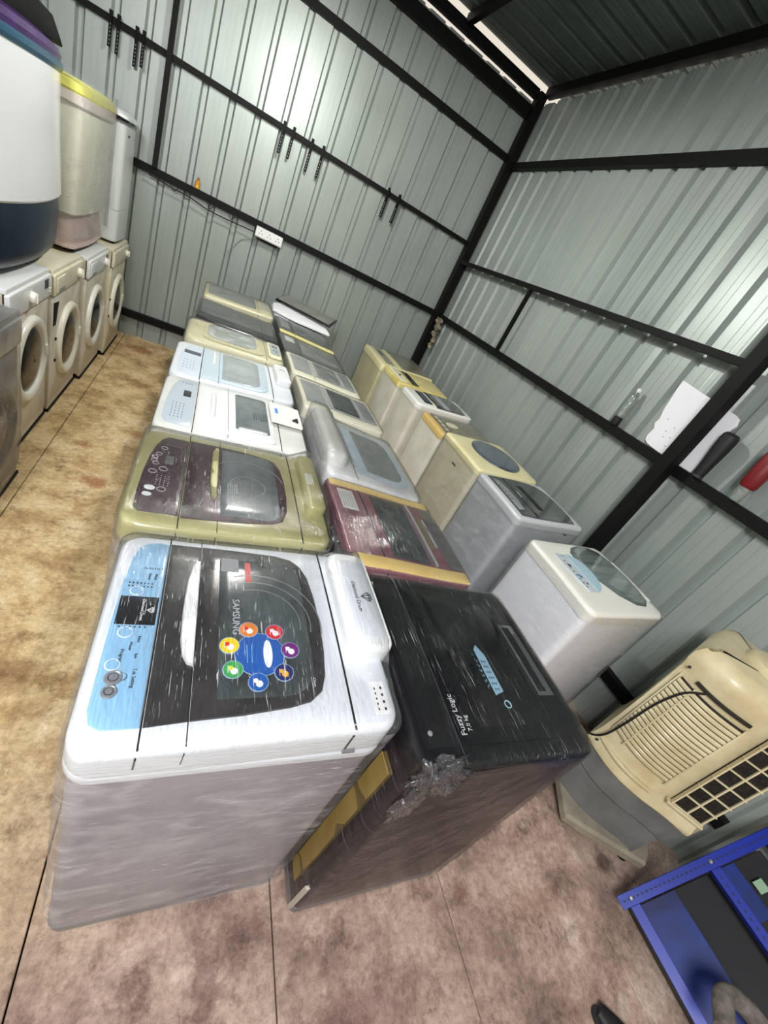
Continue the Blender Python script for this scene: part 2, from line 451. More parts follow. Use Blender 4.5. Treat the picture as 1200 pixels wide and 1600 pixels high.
member('steel_girt', (xr, YF + .1, 3.61), (xr, YB - .12, 3.61), .07, .07, 'black eaves beam along the top of the right wall')
member('steel_girt', (xr, .12, .34), (xr, YB - .11, .34), .05, .06, 'black steel rail low on the right wall behind the cream air cooler')
member('steel_post', (xr - .075, 1.462, 0), (xr - .075, 1.462, 3.6), .075, .075, 'thick black steel post in front of the right wall beside the white board', (0, 1, 0))
member('steel_post', (xr - .055, 3.50, 1.50), (xr - .055, 3.50, 2.05), .03, .03, 'short black upright between the two rails of the right wall', (0, 1, 0))
member('steel_purlin', (1.52, YF + .1, 3.615), (1.52, YB - .06, 3.615), .05, .07, 'black roof purlin running from the back wall towards the front')
member('steel_purlin', (-.3, YF + .1, 3.615), (-.3, YB - .06, 3.615), .05, .07, 'black roof purlin above the left aisle')

# slotted brackets hanging from the back rail
def bracket(x, z0, z1, i, label):
    T = Thing('slotted_bracket', (x, yb - .035, z0), label, 'bracket', 'slotted brackets on the back rail')
    y = yb - .035
    T.add('plate', box(x - .011, x + .011, y - .003, y + .003, z0, z1, .001), BLACK)
    T.add('flange', box(x + .008, x + .011, y - .028, y - .003, z0, z1, .001), BLACK)
    T.add('hook', box(x - .012, x + .012, y - .006, y + .012, z1 - .004, z1 + .02, .002), BLACK)
    sl = [box(x - .003, x + .003, y - .0045, y - .0030, z0 + .012 + k * .022, z0 + .024 + k * .022, .0003) for k in range(6)]
    T.add('slot_row', merge(*sl), P('slot_grey', (150, 155, 152), .6), kind='stuff')
lab = ['leftmost bracket of the four hanging at the far left of the back rail', 'second bracket from the left on the back rail, above the tall white washer',
       'third bracket from the left on the back rail', 'fourth bracket from the left, nearest the slim post',
       'first bracket of the middle four above the socket board', 'second bracket of the middle four above the socket board',
       'third bracket of the middle four above the socket board', 'fourth, rightmost bracket of the middle four above the socket board',
       'left one of the two brackets near the right end of the back rail', 'right one of the two brackets near the right end of the back rail']
for i, (x, z0) in enumerate([(-.975, 2.09), (-.925, 2.07), (-.808, 2.06), (-.762, 2.08), (.322, 2.06), (.408, 2.06), (.58, 2.045), (.688, 2.045), (1.385, 2.04), (1.51, 2.04)]):
    bracket(x, z0, 2.275, i, 'black ' + lab[i])

# socket board on the back rail
T = Thing('socket_board', (.43, yb - .03, 1.375), 'white switch and socket board fixed under the back rail', 'socket')
T.add('board', box(.30, .555, yb - .075, yb - .028, 1.372, 1.462, .005), P('board_white', (232, 232, 228), .4))
for k in range(3):
    x0 = .308 + k * .082
    p = T.add('module', box(x0, x0 + .076, yb - .082, yb - .074, 1.38, 1.454, .003), P('module_white', (240, 240, 238), .35))
    dots = [crown(ell(0, 0, .0045, .0045, 10), 0, 0, .0012, .0003, 1, 1, rotM((x0 + .038 + dx, yb - .082, 1.417 + dz), (1, 0, 0), (0, 0, 1))) for dx, dz in ((0, .018), (-.014, -.008), (.014, -.008))]
    T.add('pin_hole', merge(*dots), BLACK, p)
T.add('mounting_block', box(.33, .53, yb - .03, YB - .001, 1.35, 1.44, .004), BLACK)
cab = [(-.62, 4.975, 1.44), (-.45, 4.97, 1.425), (-.3, 4.97, 1.42), (-.15, 4.97, 1.395), (0, 4.97, 1.39), (.15, 4.97, 1.395), (.295, 4.965, 1.40)]
single('cable', tube(curve_pts(cab), .006, 6), RUBBER, 'black cable sagging under the back rail to the socket board', 'cable')
loops_ = [curve_pts([(x - .03, 4.995, 1.44), (x, 4.99, 1.405), (x + .03, 4.995, 1.44)], 5) for x in (-.42, -.12, .07)]
single('cable_tie', merge(*[tube(l, .003, 5) for l in loops_]), RUBBER, 'thin wire ties looped under the back rail left of the sockets', 'wire', kind='stuff')
single('thin_wire', tube(curve_pts([(.36, 4.99, 1.37), (.30, 5.03, 1.33), (.20, 5.045, 1.28), (.14, 5.045, 1.18), (.10, 5.045, 1.12)]), .003, 5), P('wire_grey', (120, 126, 122), .6), 'thin pale wire hanging on the sheet below the socket board', 'wire')
T = Thing('amber_fitting', (-.25, yb - .02, 1.505), 'small orange fitting standing on the back rail', 'fitting')
T.add('body', lathe([(.001, 1.505), (.020, 1.507), (.022, 1.52), (.016, 1.535), (.019, 1.55), (.017, 1.565), (.001, 1.572)], Matrix.Translation((-.25, yb - .02, 0)), 14), P('amber_plastic', (214, 150, 30), .4))
T.add('neck', lathe([(.008, 1.57), (.009, 1.585), (.006, 1.59)], Matrix.Translation((-.25, yb - .02, 0)), 10), P('amber_dark', (150, 90, 20), .4))

# things along the right wall
T = Thing('glass_bottle', (2.475, 1.965, 1.50), 'clear glass bottle standing cap down on the right wall rail', 'bottle')
Mb = Matrix.Translation((2.475, 1.965, 0))
GL = P('bottle_glass', (168, 178, 170), .08, 0, .8, .8, (206, 214, 206), 40, 1, .5, 50)
GL.node_tree.nodes['Principled BSDF'].inputs['Transmission Weight'].default_value = .75
T.add('cap', lathe([(.001, 1.5), (.026, 1.5), (.028, 1.505), (.028, 1.55), (.024, 1.555), (.001, 1.556)], Mb, 18), RUBBER)
T.add('glass', lathe([(.022, 1.556), (.027, 1.565), (.028, 1.60), (.0255, 1.61), (.028, 1.62), (.028, 1.655), (.0255, 1.663), (.028, 1.672), (.027, 1.69), (.018, 1.715), (.012, 1.725), (.012, 1.742), (.001, 1.744)], Mb, 20), GL)
T.add('bottle_neck', lathe([(.013, 1.73), (.015, 1.732), (.015, 1.752), (.001, 1.754)], Mb, 16), P('milky_cap', (222, 226, 220), .5))

pts = [(1.372, 1.502), (1.455, 1.502), (1.53, 1.502), (1.60, 1.503), (1.66, 1.506), (1.70, 1.512), (1.722, 1.525), (1.731, 1.55), (1.725, 1.60), (1.745, 1.63), (1.738, 1.66), (1.757, 1.72), (1.765, 1.78), (1.775, 1.84), (1.778, 1.893), (1.64, 1.875), (1.50, 1.858), (1.40, 1.845), (1.375, 1.835), (1.362, 1.80), (1.375, 1.76), (1.356, 1.70), (1.368, 1.66), (1.35, 1.60), (1.366, 1.55)]
FOAM = P('white_foam', (238, 238, 240), .8, 0, 0, .3, None, 6, 1, .2, 120)
Mx = Matrix(((0, 0, -1, 2.508), (1, 0, 0, 0), (0, 1, 0, 0), (0, 0, 0, 1)))
def flip(vf): return vf[0], [tuple(reversed(f)) for f in vf[1]]
T = Thing('foam_board', (2.5, 1.57, 1.5), 'torn white foam board leaning behind the thick post on the right rail', 'board')
T.add('panel', flip(crown(pts, 0, 0, .018, .002, 1, 2, Mx)), FOAM)
T.add('pin_hole', merge(*[flip(crown(ell(a, b, .003, .003, 8), 0, .018, .0186, .0002, 1, 1, Mx)) for a, b in [(1.69, 1.68), (1.62, 1.655), (1.65, 1.62), (1.60, 1.60), (1.55, 1.585), (1.64, 1.585), (1.59, 1.55), (1.56, 1.53)]]), BLACK, kind='stuff')

def lean(name, loc, top, prof, mat, label, cat, parts):
    loc = Vector(loc); top = Vector(top); z = (top - loc).normalized(); x = Vector((1, 0, 0)); y = z.cross(x).normalized(); x = y.cross(z)
    M = Matrix(((x.x, y.x, z.x, loc.x), (x.y, y.y, z.y, loc.y), (x.z, y.z, z.z, loc.z), (0, 0, 0, 1)))
    T = Thing(name, loc, label, cat)
    for nm, pr, mt in parts: T.add(nm, lathe(pr, M, 20), mt)
    return T
lean('grip_handle', (2.465, 1.315, 1.505), (2.46, 1.325, 1.80), None, None, 'black rubber grip handle standing on the right rail beside the foam board', 'handle',
     [('grip', [(.001, 0), (.026, 0), (.029, .02), (.033, .09), (.040, .17), (.042, .22), (.040, .245), (.030, .258), (.001, .262)], RUBBER),
      ('collar', [(.024, -.002), (.029, -.002), (.029, .012), (.024, .014)], P('dark_grey', (40, 42, 44), .5))])
lean('sleeved_bottle', (2.465, 1.095, 1.505), (2.46, 1.10, 1.80), None, None, 'dark red sleeve over a clear crumpled bottle on the right rail at the frame edge', 'bottle',
     [('sleeve', [(.030, .075), (.040, .09), (.042, .16), (.043, .24), (.038, .27), (.001, .275)], P('dark_red', (112, 16, 22), .45)),
      ('bottle', [(.001, 0), (.022, 0), (.025, .01), (.028, .03), (.026, .045), (.032, .062), (.031, .08)], GL)])
# rag in the corner
RAG = P('dirty_rag', (168, 158, 138), .9, 0, 0, .2, (92, 82, 66), 24, 1, .4, 90)
def rag():
    L = []
    for k in range(15):
        t = k / 14; z = 1.455 - .33 * t; wv = .055 * (1 - .75 * t) + .018 * math.sin(k * 1.9)
        cy = 4.84 - .10 * t + .02 * math.sin(k * 1.1); cx = 2.435 + .012 * math.sin(k * 2.3)
        lp = []
        for i in range(18):
            a = 2 * PI * i / 18; q = 1 + .38 * math.sin(a * 5 + k * .5)
            lp.append((cx + .020 * q * math.cos(a), cy + wv * q * math.sin(a), z + .01 * math.sin(a * 3)))
        L.append(lp)
    return loft(L[::-1])
single('rag', rag(), RAG, 'crumpled grey brown rag hanging at the corner of the right rail', 'rag', sharp=60)

# ------------------------------------------------------------------ top-loading washing machines
def smooth(t): t = max(0, min(1, t)); return t * t * (3 - 2 * t)

class Washer:
    def __init__(s, x0, x1, y0, y1, zf, zb, label, body, frame, group, r=.035, skirt=.09, cr=.006, fb=.014, mirrored=False, zbody=None, taper=.0):
        s.x0, s.x1, s.y0, s.y1 = x0, x1, y0, y1; s.zf, s.zb = zf, zb; s.cr = cr; s.frame_m = frame
        s.T = Thing('washing_machine', ((x0 + x1) / 2, (y0 + y1) / 2, 0), label, 'washing machine', group)
        W = x1 - x0; H = y1 - y0
        def f(x, y):
            t = (x - x0) / W; v = 2 * (y - (y0 + y1) / 2) / H
            return zf + (zb - zf) * smooth(t) - cr * v * v
        s.f = f
        zt = (zbody or min(zf, zb) - skirt + .012)
        s.zt = zt
        b = .006
        pl = rr(x0 + b, x1 - b, y0 + b, y1 - b, r * .8, 5, 0)
        s.cab = s.T.add('cabinet', crown(pl, 0, .035, zt, .004, 1, 1), body)
        s.T.add('plinth', crown(rr(x0 + .004, x1 - .004, y0 + .004, y1 - .004, r * .8, 5, 0), 0, .012, .05, .008, 1, 1), P('grey_plinth', (120, 120, 122), .5))
        for fx in (x0 + .06, x1 - .06):
            for fy in (y0 + .06, y1 - .06):
                s.T.add('foot', lathe([(.018, 0), (.02, .004), (.016, .014)], Matrix.Translation((fx, fy, 0)), 10), RUBBER)
        s.fr = s.T.add('top_cover', crown(rr(x0, x1, y0, y1, r, 6, 4), f, zt - .012 - min(zf, zb) + 0, 0, fb, 3, 6), frame)
    def X(s, a): return s.x0 + (s.x1 - s.x0) * a
    def Y(s, b): return s.y0 + (s.y1 - s.y0) * b
    def patch(s, name, a0, a1, b0, b1, mat, t=.004, r=.012, parent=None, bev=.0015, f=None, label=None, base=-.004, sub=3):
        pts = rr(s.X(a0), s.X(a1), s.Y(b0), s.Y(b1), r, 6, sub)
        return s.T.add(name, crown(pts, f or s.f, base, t, bev, 2, 4), mat, parent, label)
    def poly(s, name, ab, mat, t=.004, parent=None, bev=.0015, base=-.004, label=None, rings=4):
        raw = [(s.X(a), s.Y(b)) for a, b in ab]; pts = []
        for i, p in enumerate(raw):
            q = raw[(i + 1) % len(raw)]; d = math.hypot(q[0] - p[0], q[1] - p[1]); m = max(1, int(d / .045))
            for j in range(m): pts.append((p[0] + (q[0] - p[0]) * j / m, p[1] + (q[1] - p[1]) * j / m))
        return s.T.add(name, crown(pts, s.f, base, t, bev, 2, rings), mat, parent, label)
    def disc(s, name, a, b, rx, mat, t=.006, parent=None, ry=None, bev=.001, base=-.002, n=20, label=None):
        return s.T.add(name, crown(ell(s.X(a), s.Y(b), rx, ry or rx, n), s.f, base, t, bev, 2, 2), mat, parent, label)
    def seam(s, a, t=.0008, wd=.003, b0=.006, b1=.994, mat=None, drop=.04):
        x = s.X(a); n = 14
        top = [(x, s.Y(b0 + (b1 - b0) * k / n), 0) for k in range(n + 1)]
        V = []; F = []
        for (xx, y, _) in top:
            z = s.f(xx, y) + t; V += [(xx - wd / 2, y, z), (xx + wd / 2, y, z)]
        for k in range(n): F.append((2 * k, 2 * k + 1, 2 * k + 3, 2 * k + 2))
        side = []
        for y, sg in ((s.y0 - .0006, -1), (s.y1 + .0006, 1)):
            side.append(box(x - wd / 2, x + wd / 2, min(y, y + sg * .0002), max(y, y + sg * .0002), s.f(x, y) - drop - .012, s.f(x, y) - .013, .00005))
        s.T.add('seam', merge((V, F), *side), mat or BLACK, s.fr)
    def text(s, txt, a, b, size, mat, t=.006, d='A', parent=None):
        x, y = s.X(a), s.Y(b)
        dy = -1 if d == 'A' else 1
        M = rotM((x, y, s.f(x, y) + t), (0, dy, 0), (-dy, 0, 0))
        return s.T.add('lettering', text_vf(txt, size, M, .0004), mat, parent or s.fr)
    def marks(s, name, lst, mat, t=.005, parent=None):
        """tiny printed marks: (a, b, da, db) boxes"""
        L = []
        for a, b, da, db in lst:
            x, y = s.X(a), s.Y(b); z = s.f(x, y) + t
            L.append(box(x - da / 2, x + da / 2, y - db / 2, y + db / 2, z - .001, z + .0004, .0001))
        return s.T.add(name, merge(*L), mat, parent or s.fr, kind='stuff')
    def hump(s, a0, a1, b0, b1, h, mat, r=.025, bev=.02, name='rear_console', label=None, parent=None):
        return s.T.add(name, crown(rr(s.X(a0), s.X(a1), s.Y(b0), s.Y(b1), r, 6, 2), s.f, -.02, h, bev, 4, 4), mat, parent, label)
    def wrap(s, zlo=.05, mat=F_TOP, side=F_SIDE, amp=.002, fw=None, off=.007, top=True, seed=0, hi=None):
        x0, x1, y0, y1 = s.x0 - off + .002, s.x1 + off - .002, s.y0 - off + .002, s.y1 + off - .002
        pts = rr(x0, x1, y0, y1, .04, 5, 8)
        N = len(pts); V = []; F = []
        f = fw or s.f
        def nz(p, k=1.0):
            return noise.noise(Vector(p) * 11 + Vector((seed, seed * 2, 0))) * amp + noise.noise(Vector((p[0] * 22, p[1] * 22, p[2] * 60 + seed))) * amp * .8
        zs = 16; L = []
        for k in range(zs + 1):
            t = k / zs; lp = []
            for i, (x, y) in enumerate(pts):
                zt = f(x, y) - .012; z = zlo + (zt - zlo) * t
                cx, cy = (x0 + x1) / 2, (y0 + y1) / 2
                n_ = nz((x, y, z)); d = Vector((x - cx, y - cy)).normalized()
                lp.append((x + d.x * n_, y + d.y * n_, z))
            L.append(lp)
        vf = loft(L, cap=False)
        s.T.add('side_wrap', vf, side, sharp=180)
        if top:
            L = []
            bse = [(p[0], p[1]) for p in pts]
            for k, (ins, dz) in enumerate(((0, -.012), (.004, -.003), (.012, .005))):
                q = inset(bse, ins); L.append([(x, y, f(x, y) + dz + (0 if k == 0 else .002)) for x, y in q])
            q0 = inset(bse, .012); cx = (x0 + x1) / 2; cy = (y0 + y1) / 2
            for k in range(1, 10):
                sc = 1 - k / 10
                L.append([(cx + (x - cx) * sc, cy + (y - cy) * sc) for x, y in q0])
                L[-1] = [(x, y, f(x, y) + .008 + nz((x, y, 1.)) * .9) for x, y in L[-1]]
            V, F = loft(L, cap=False)
            V.append((cx, cy, f(cx, cy) + .008)); c = len(V) - 1; k = (len(L) - 1) * N
            for i in range(N): F.append((k + i, k + (i + 1) % N, c))
            s.T.add('top_wrap', (V, F), mat, sharp=180)

def gem(T, parent, M, mat, s=.012):
    """small line diamond emblem"""
    P_ = [(-1, .35), (-.55, .8), (.55, .8), (1, .35), (0, -1), (-.4, .35), (.4, .35), (0, .8)]
    E_ = [(0, 1), (1, 2), (2, 3), (3, 4), (4, 0), (0, 5), (5, 6), (6, 3), (5, 4), (6, 4), (1, 5), (2, 6), (7, 5), (7, 6)]
    L = [bar((P_[a][0] * s, P_[a][1] * s, .0003), (P_[b][0] * s, P_[b][1] * s, .0003), s * .12, .0006) for a, b in E_]
    return T.add('diamond_emblem', xf(merge(*L), M), mat, parent)

GA = 'wrapped top-load washers in the left row'
GB = 'wrapped top-load washers in the middle row'
GC = 'top-load washers along the right wall'

# ---- A1: white washer with the round stickers
BODY1 = P('wrapped_light_grey_body', (164, 162, 170), .36, 0, .25, .5, (142, 138, 147), 3)
A = Washer(-.066, .535, .372, .905, .925, .948, 'white washer with sky-blue control panel and colourful flower sticker, nearest of left row', BODY1, WHITE, GA, r=.05, skirt=.075, cr=.006, fb=.016)
A.T.add('body_ridge', crown(rr(A.x0 - .001, A.x1 + .001, A.y0 - .001, A.y1 + .001, .05, 6, 0), 0, A.zt - .03, A.zt - .008, .008, 3, 1), WHITE)
SKY = P('sky_blue_panel', (140, 186, 216), .3, 0, .3)
SMK = P('brown_black_acrylic', (32, 30, 30), .2, 0, .3, .4, (58, 55, 54), 7)
pan = A.poly('control_panel', [(.168, .075), (.168, .985 - .05)] + [(.14, .945), (.095, .935), (.065, .90), (.048, .82), (.040, .70), (.036, .55), (.034, .40), (.034, .25), (.034, .14), (.045, .095), (.075, .075)], SKY, .003)
SMKT = A.poly('lid_band', [(.176, .075), (.29, .085), (.29, .945), (.176, .945)], SMK, .003)
lidp = A.T.add('lid', crown([(A.X(a), A.Y(b)) for a, b in [(.295, .085), (.45, .092), (.60, .108), (.67, .125), (.715, .165), (.735, .23), (.748, .35), (.752, .5), (.748, .65), (.735, .78), (.71, .86), (.67, .905), (.60, .928), (.45, .94), (.295, .945), (.295, .7), (.295, .5), (.295, .3)]], A.f, -.004, .005, .003, 2, 5), SMK)
A.patch('lid_glass', .365, .695, .15, .875, GLASSD, .0068, (.06, .008, .008, .06), lidp)
A.poly('lid_handle', [(.292, .285), (.292, .83), (.275, .825), (.262, .79), (.25, .70), (.244, .55), (.246, .40), (.256, .33), (.272, .295)], WHITEP, .012, bev=.004)
A.seam(.172); A.seam(.292, wd=.002); A.seam(.815, wd=.005, drop=.06)
drum = P('glass_ring_grey', (120, 126, 126), .3)
def arcs(W_, cx, cy, rad, a0, a1, t, mat, parent, wd=.0014, name='drum_ring'):
    n = 20; L = []
    for r_ in rad:
        V = []; F = []
        for k in range(n + 1):
            a = a0 + (a1 - a0) * k / n
            for q in (r_ - wd, r_ + wd):
                x = cx + q * math.cos(a); y = cy + q * math.sin(a); V.append((x, y, W_.f(x, y) + t))
        for k in range(n): F.append((2 * k, 2 * k + 1, 2 * k + 3, 2 * k + 2))
        L.append((V, F))
    return W_.T.add(name, merge(*L), mat, parent)
arcs(A, .235, .63, (.10, .125, .15), -.2, 1.9, .0075, drum, lidp)
hp = A.hump(.838, 1.035, .31, .95, .038, WHITEP, .035, .016)
A.T.add('console_inset', crown(rr(A.X(.872), A.X(1.005), A.Y(.37), A.Y(.88), .02, 5, 1), A.f, .03, .0398, .0015, 2, 3), WHITE, hp)
DK = P('print_dark', (40, 42, 48), .5)
zz = A.f(.50, .7) + .0402
A.T.add('lettering', text_vf('Diamond Drum', .0165, rotM((.487, .70, zz), (0, -1, 0), (1, 0, 0)), .0003), DK, hp)
gem(A.T, hp, rotM((.515, .70, zz), (0, -1, 0), (1, 0, 0)), DK, .016)
A.text('SAMSUNG', .425, .515, .022, P('print_silver', (190, 194, 196), .4), .0072, parent=lidp)
A.text('6.5 kg', .862, .93 - .02, .014, DK, .0012)
A.text('Clean', .69, .20, .009, P('print_silver', (190, 194, 196), .4), .0056, parent=lidp)
# sticker with petals
sx, sy = .238, .548
def sd(nm, x, y, r, mat, t, lab=None, n=26):
    return A.T.add(nm, crown(ell(x, y, r, r, n), A.f, .006, t, .0002, 1, 1), mat, lidp, lab)
PAL = P('sticker_pale_edge', (150, 178, 205), .4)
BLU = P('sticker_blue', (22, 88, 168), .35)
sd('sticker_edge', sx, sy, .053, PAL, .0074); sd('sticker_blue_centre', sx, sy, .0515, BLU, .0078, 'blue centre of the flower sticker')
cols = [('orange', (222, 130, 40)), ('red', (206, 34, 44)), ('purple', (112, 30, 120)), ('navy', (30, 34, 96)), ('blue', (18, 100, 178)), ('green', (66, 160, 84)), ('yellow', (232, 208, 26))]
WH = P('sticker_white', (238, 240, 242), .4)
YE = P('sticker_yellow_green', (206, 214, 60), .4)
for k, (nm, c) in enumerate(cols):
    a = math.radians(110 - k * 360 / 7)
    px, py = sx + .0655 * math.cos(a), sy + .0655 * math.sin(a)
    sd('sticker_edge', px, py, .0205, PAL, .0082)
    pt = sd('sticker_petal', px, py, .0190, P('sticker_' + nm, c, .35), .0086, nm + ' petal of the flower sticker')
    g = WH if k != 3 else P('sticker_gold', (224, 170, 50), .4)
    sd('petal_picture', px + .002, py - .004, .0072, g, .0090)
    sd('petal_picture', px - .005, py + .003, .0050, YE if k in (5,) else (P('sticker_red2', (214, 50, 40), .4) if k in (0, 6) else g), .0092)
    L = [box(px - .010 - .0006, px - .010 + .0006, py - .008, py + .008, A.f(px, py) + .0088, A.f(px, py) + .0091, .0001)]
    A.T.add('petal_print', merge(*L), WH, lidp, kind='stuff')
A.T.add('sticker_oval', crown(ell(sx + .016, sy, .0095, .034, 26), A.f, .007, .0088, .0002, 1, 1), WH, lidp, 'white oval on the sticker centre')
L = [box(sx + .012 + k * .005, sx + .0145 + k * .005, sy - .026 + k * .002, sy + .024, A.f(sx, sy) + .0086, A.f(sx, sy) + .0091, .0001) for k in range(2)]
L += [box(sx - .028 + k * .010, sx - .0265 + k * .010, sy - .022, sy + .022, A.f(sx, sy) + .0076, A.f(sx, sy) + .0081, .0001) for k in range(2)]
A.T.add('sticker_print', merge(*L), P('sticker_light_blue', (120, 190, 230), .4), lidp, kind='stuff')
A.T.add('warning_label', crown(rr(A.X(.37), A.X(.44), A.Y(.78), A.Y(.87), .003, 3, 0), A.f, .006, .0074, .0002, 1, 1), P('label_grey', (130, 136, 138), .5), lidp)
A.T.add('red_mark', crown(rr(A.X(.465), A.X(.487), A.Y(.72), A.Y(.85), .002, 3, 0), A.f, .006, .0074, .0002, 1, 1), P('mark_red', (200, 40, 44), .4), lidp)
for k in range(9):
    pass
L = [(.40 + (k % 3) * .028, .70 - (k // 3) * .012, .0016, .008) for k in range(9)]
A.marks('warning_print', L, WH, .0076, lidp)
# control panel details
A.patch('display', .044, .163, .465, .605, P('display_black', (14, 14, 18), .2, 0, .4), .0042, .001, pan)
A.T.add('lettering', text_vf('Diamond Drum', .0088, rotM((A.X(.118), A.Y(.535), A.f(A.X(.118), A.Y(.535)) + .005), (0, -1, 0), (1, 0, 0)), .0003), WH, pan)
gem(A.T, pan, rotM((A.X(.143), A.Y(.535), A.f(A.X(.143), A.Y(.535)) + .0046), (0, -1, 0), (1, 0, 0)), WH, .0075)
GR = P('print_grey', (84, 96, 110), .5)
def ring_mark(W_, a, b, r, mat, parent, t=.0036, nm='button_ring', wd=.0012):
    x, y = W_.X(a), W_.Y(b)
    return W_.T.add(nm, tube([(x + r * math.cos(2 * PI * k / 22), y + r * math.sin(2 * PI * k / 22), W_.f(x, y) + t) for k in range(22)], wd, 5, True), mat, parent)
for a, b, r in ((.088, .635, .0125), (.082, .43, .0125), (.068, .295, .0115), (.10, .25, .007)):
    A.disc('button', a, b, r, SKY, .0045, pan); ring_mark(A, a, b, r, WH if r > .01 else GR, pan)
SIL = P('button_silver', (176, 178, 180), .25, .6)
for a, b, r in ((.078, .245, .0145), (.075, .195, .0125)):
    A.disc('button', a, b, r, SIL, .007, pan, bev=.002); ring_mark(A, a, b, r * .55, DK, pan, .0072, 'button_print', .0008)
for a, b, sx_, t_ in ((.085, .33, .0085, 'Program'), (.086, .222, .0085, 'Power'), (.13, .245, .0085, 'Tub Setting'), (.105, .37, .0075, 'Water'), (.125, .40, .007, 'Rinse'), (.125, .33, .007, 'Spin'), (.12, .72, .008, 'Heavy'), (.14, .72, .008, 'Wash')):
    A.text(t_, a, b, sx_, DK, .0036, parent=pan)
A.marks('panel_print', [(.06 + .012 * (k % 7), .66 + .018 * (k // 7), .003, .0035) for k in range(14)] + [(.10 + .008 * k, .77, .002, .004) for k in range(8)] + [(.06 + .015 * k, .455, .003, .003) for k in range(6)], DK, .0036, pan)
A.T.add('rear_label', crown(rr(A.X(.905), A.X(.965), A.Y(.06), A.Y(.20), .002, 3, 0), A.f, -.002, .0012, .0002, 1, 1), P('label_white', (232, 232, 232), .5), A.fr)
A.marks('label_print', [(.92, .08 + .022 * k, .003, .005) for k in range(5)] + [(.947, .08 + .03 * k, .005, .006) for k in range(4)], DK, .0014)
# side catch
A.T.add('side_catch', box(.42, .448, A.y0 - .006, A.y0 + .004, .862, .872, .002), P('catch_grey', (120, 120, 124), .5))
# inlet valve at the back
v = A.T.add('water_inlet', xf(lathe([(.012, 0), (.012, .008), (.016, .009), (.016, .022), (.013, .024), (.001, .024)], None, 16), rotM((A.x1 - .006, A.Y(.24), .90), (0, 1, 0), (0, 0, 1))), P('inlet_cream', (224, 218, 196), .4))
A.T.add('water_inlet', xf(lathe([(.010, 0), (.012, .006), (.011, .018), (.001, .022)], None, 16), rotM((A.x1 - .004, A.Y(.42), .915), (0, 1, 0), (0, 0, 1))), WHITEP)
def fwA(x, y):
    z = A.f(x, y) + .004
    t = smooth((x - A.X(.82)) / .03) * smooth((y - A.Y(.24)) / .04) * smooth((A.Y(1.0) - y) / .03)
    return z + .04 * t
A.wrap(.04, fw=fwA, amp=.0018, seed=3, off=.009)

# ---- A2 olive
OLV = P('olive_gold_plastic', (158, 154, 104), .3, .0, .3, .5, (176, 172, 122), 5)
PLUM = P('plum_panel', (46, 24, 34), .26, 0, .25, .4, (72, 46, 54), 14, 1, 0, 60, (3, 1, 1))
BODYG = P('wrapped_grey_body', (120, 120, 114), .4, 0, .2, .5, (146, 146, 138), 5)
W2 = Washer(-.095, .487, .935, 1.462, .93, .948, 'olive gold washer with plum control panel, second in the left row', BODYG, OLV, GA, r=.06, skirt=.07, cr=.006, fb=.018)
p2 = W2.poly('control_panel', [(.235, .10), (.235, .90), (.13, .90), (.10, .86), (.075, .76), (.058, .62), (.048, .45), (.045, .25), (.05, .13), (.07, .10)], PLUM, .003)
l2 = W2.poly('lid_panel', [(.245, .09), (.40, .10), (.55, .115), (.68, .135), (.735, .17), (.765, .27), (.775, .42), (.775, .58), (.765, .73), (.74, .83), (.69, .87), (.55, .90), (.40, .91), (.245, .91), (.245, .6), (.245, .35)], PLUM, .004)
W2.patch('lid_glass', .42, .725, .15, .87, P('dusty_smoked_glass', (66, 72, 72), .2, 0, .3, .5, (124, 132, 132), 6), .006, (.05, .004, .004, .05), l2)
W2.poly('lid_handle', [(.375, .30), (.392, .27), (.40, .30), (.402, .55), (.402, .84), (.385, .86), (.368, .80), (.362, .60), (.362, .42)], OLV, .014, bev=.004)
arcs(W2, W2.X(.56), W2.Y(.46), (.055,), 0, 2 * PI, .0068, P('dusty_ring', (140, 146, 146), .5), l2); arcs(W2, W2.X(.56), W2.Y(.52), (.12,), .2, 2.6, .0068, P('dusty_ring', (140, 146, 146), .5), l2)
W2.marks('warning_print', [(.455 + .011 * k, .40, .003, .06 - .004 * (k % 3)) for k in range(5)], P('dusty_print', (170, 176, 176), .5), .0068, l2)
W2.seam(.24); W2.seam(.41, wd=.002); W2.seam(.83, wd=.004)
W2.hump(.875, .99, .28, .95, .035, OLV, .025, .014)
W2.marks('label_print', [(.90 + .012 * k, .60, .003, .07) for k in range(4)], WH, .037)
PW = P('panel_print_white', (190, 186, 190), .5)
W2.disc('button', .095, .30, .014, WH, .005, p2, ry=.011); W2.disc('button', .09, .24, .012, WH, .005, p2, ry=.009); 
for a, b, r in ((.145, .30, .011), (.135, .50, .011), (.09, .46, .010), (.085, .58, .008), (.085, .62, .008), (.095, .55, .008), (.10, .66, .008), (.12, .74, .009)):
    ring_mark(W2, a, b, r, PW, p2)
W2.patch('display', .135, .175, .56, .66, P('lcd_grey', (92, 98, 92), .3), .004, .002, p2)
W2.marks('panel_print', [(.115 + .018 * (k % 4), .34 + .022 * (k // 4), .002, .004) for k in range(20)] + [(.13 + .012 * k, .79, .002, .003) for k in range(7)], PW, .0036, p2)
W2.wrap(.04, seed=11, amp=.0022, fw=lambda x, y: W2.f(x, y) + .006 + .033 * smooth((x - W2.X(.84)) / .03) * smooth((y - W2.Y(.2)) / .05))

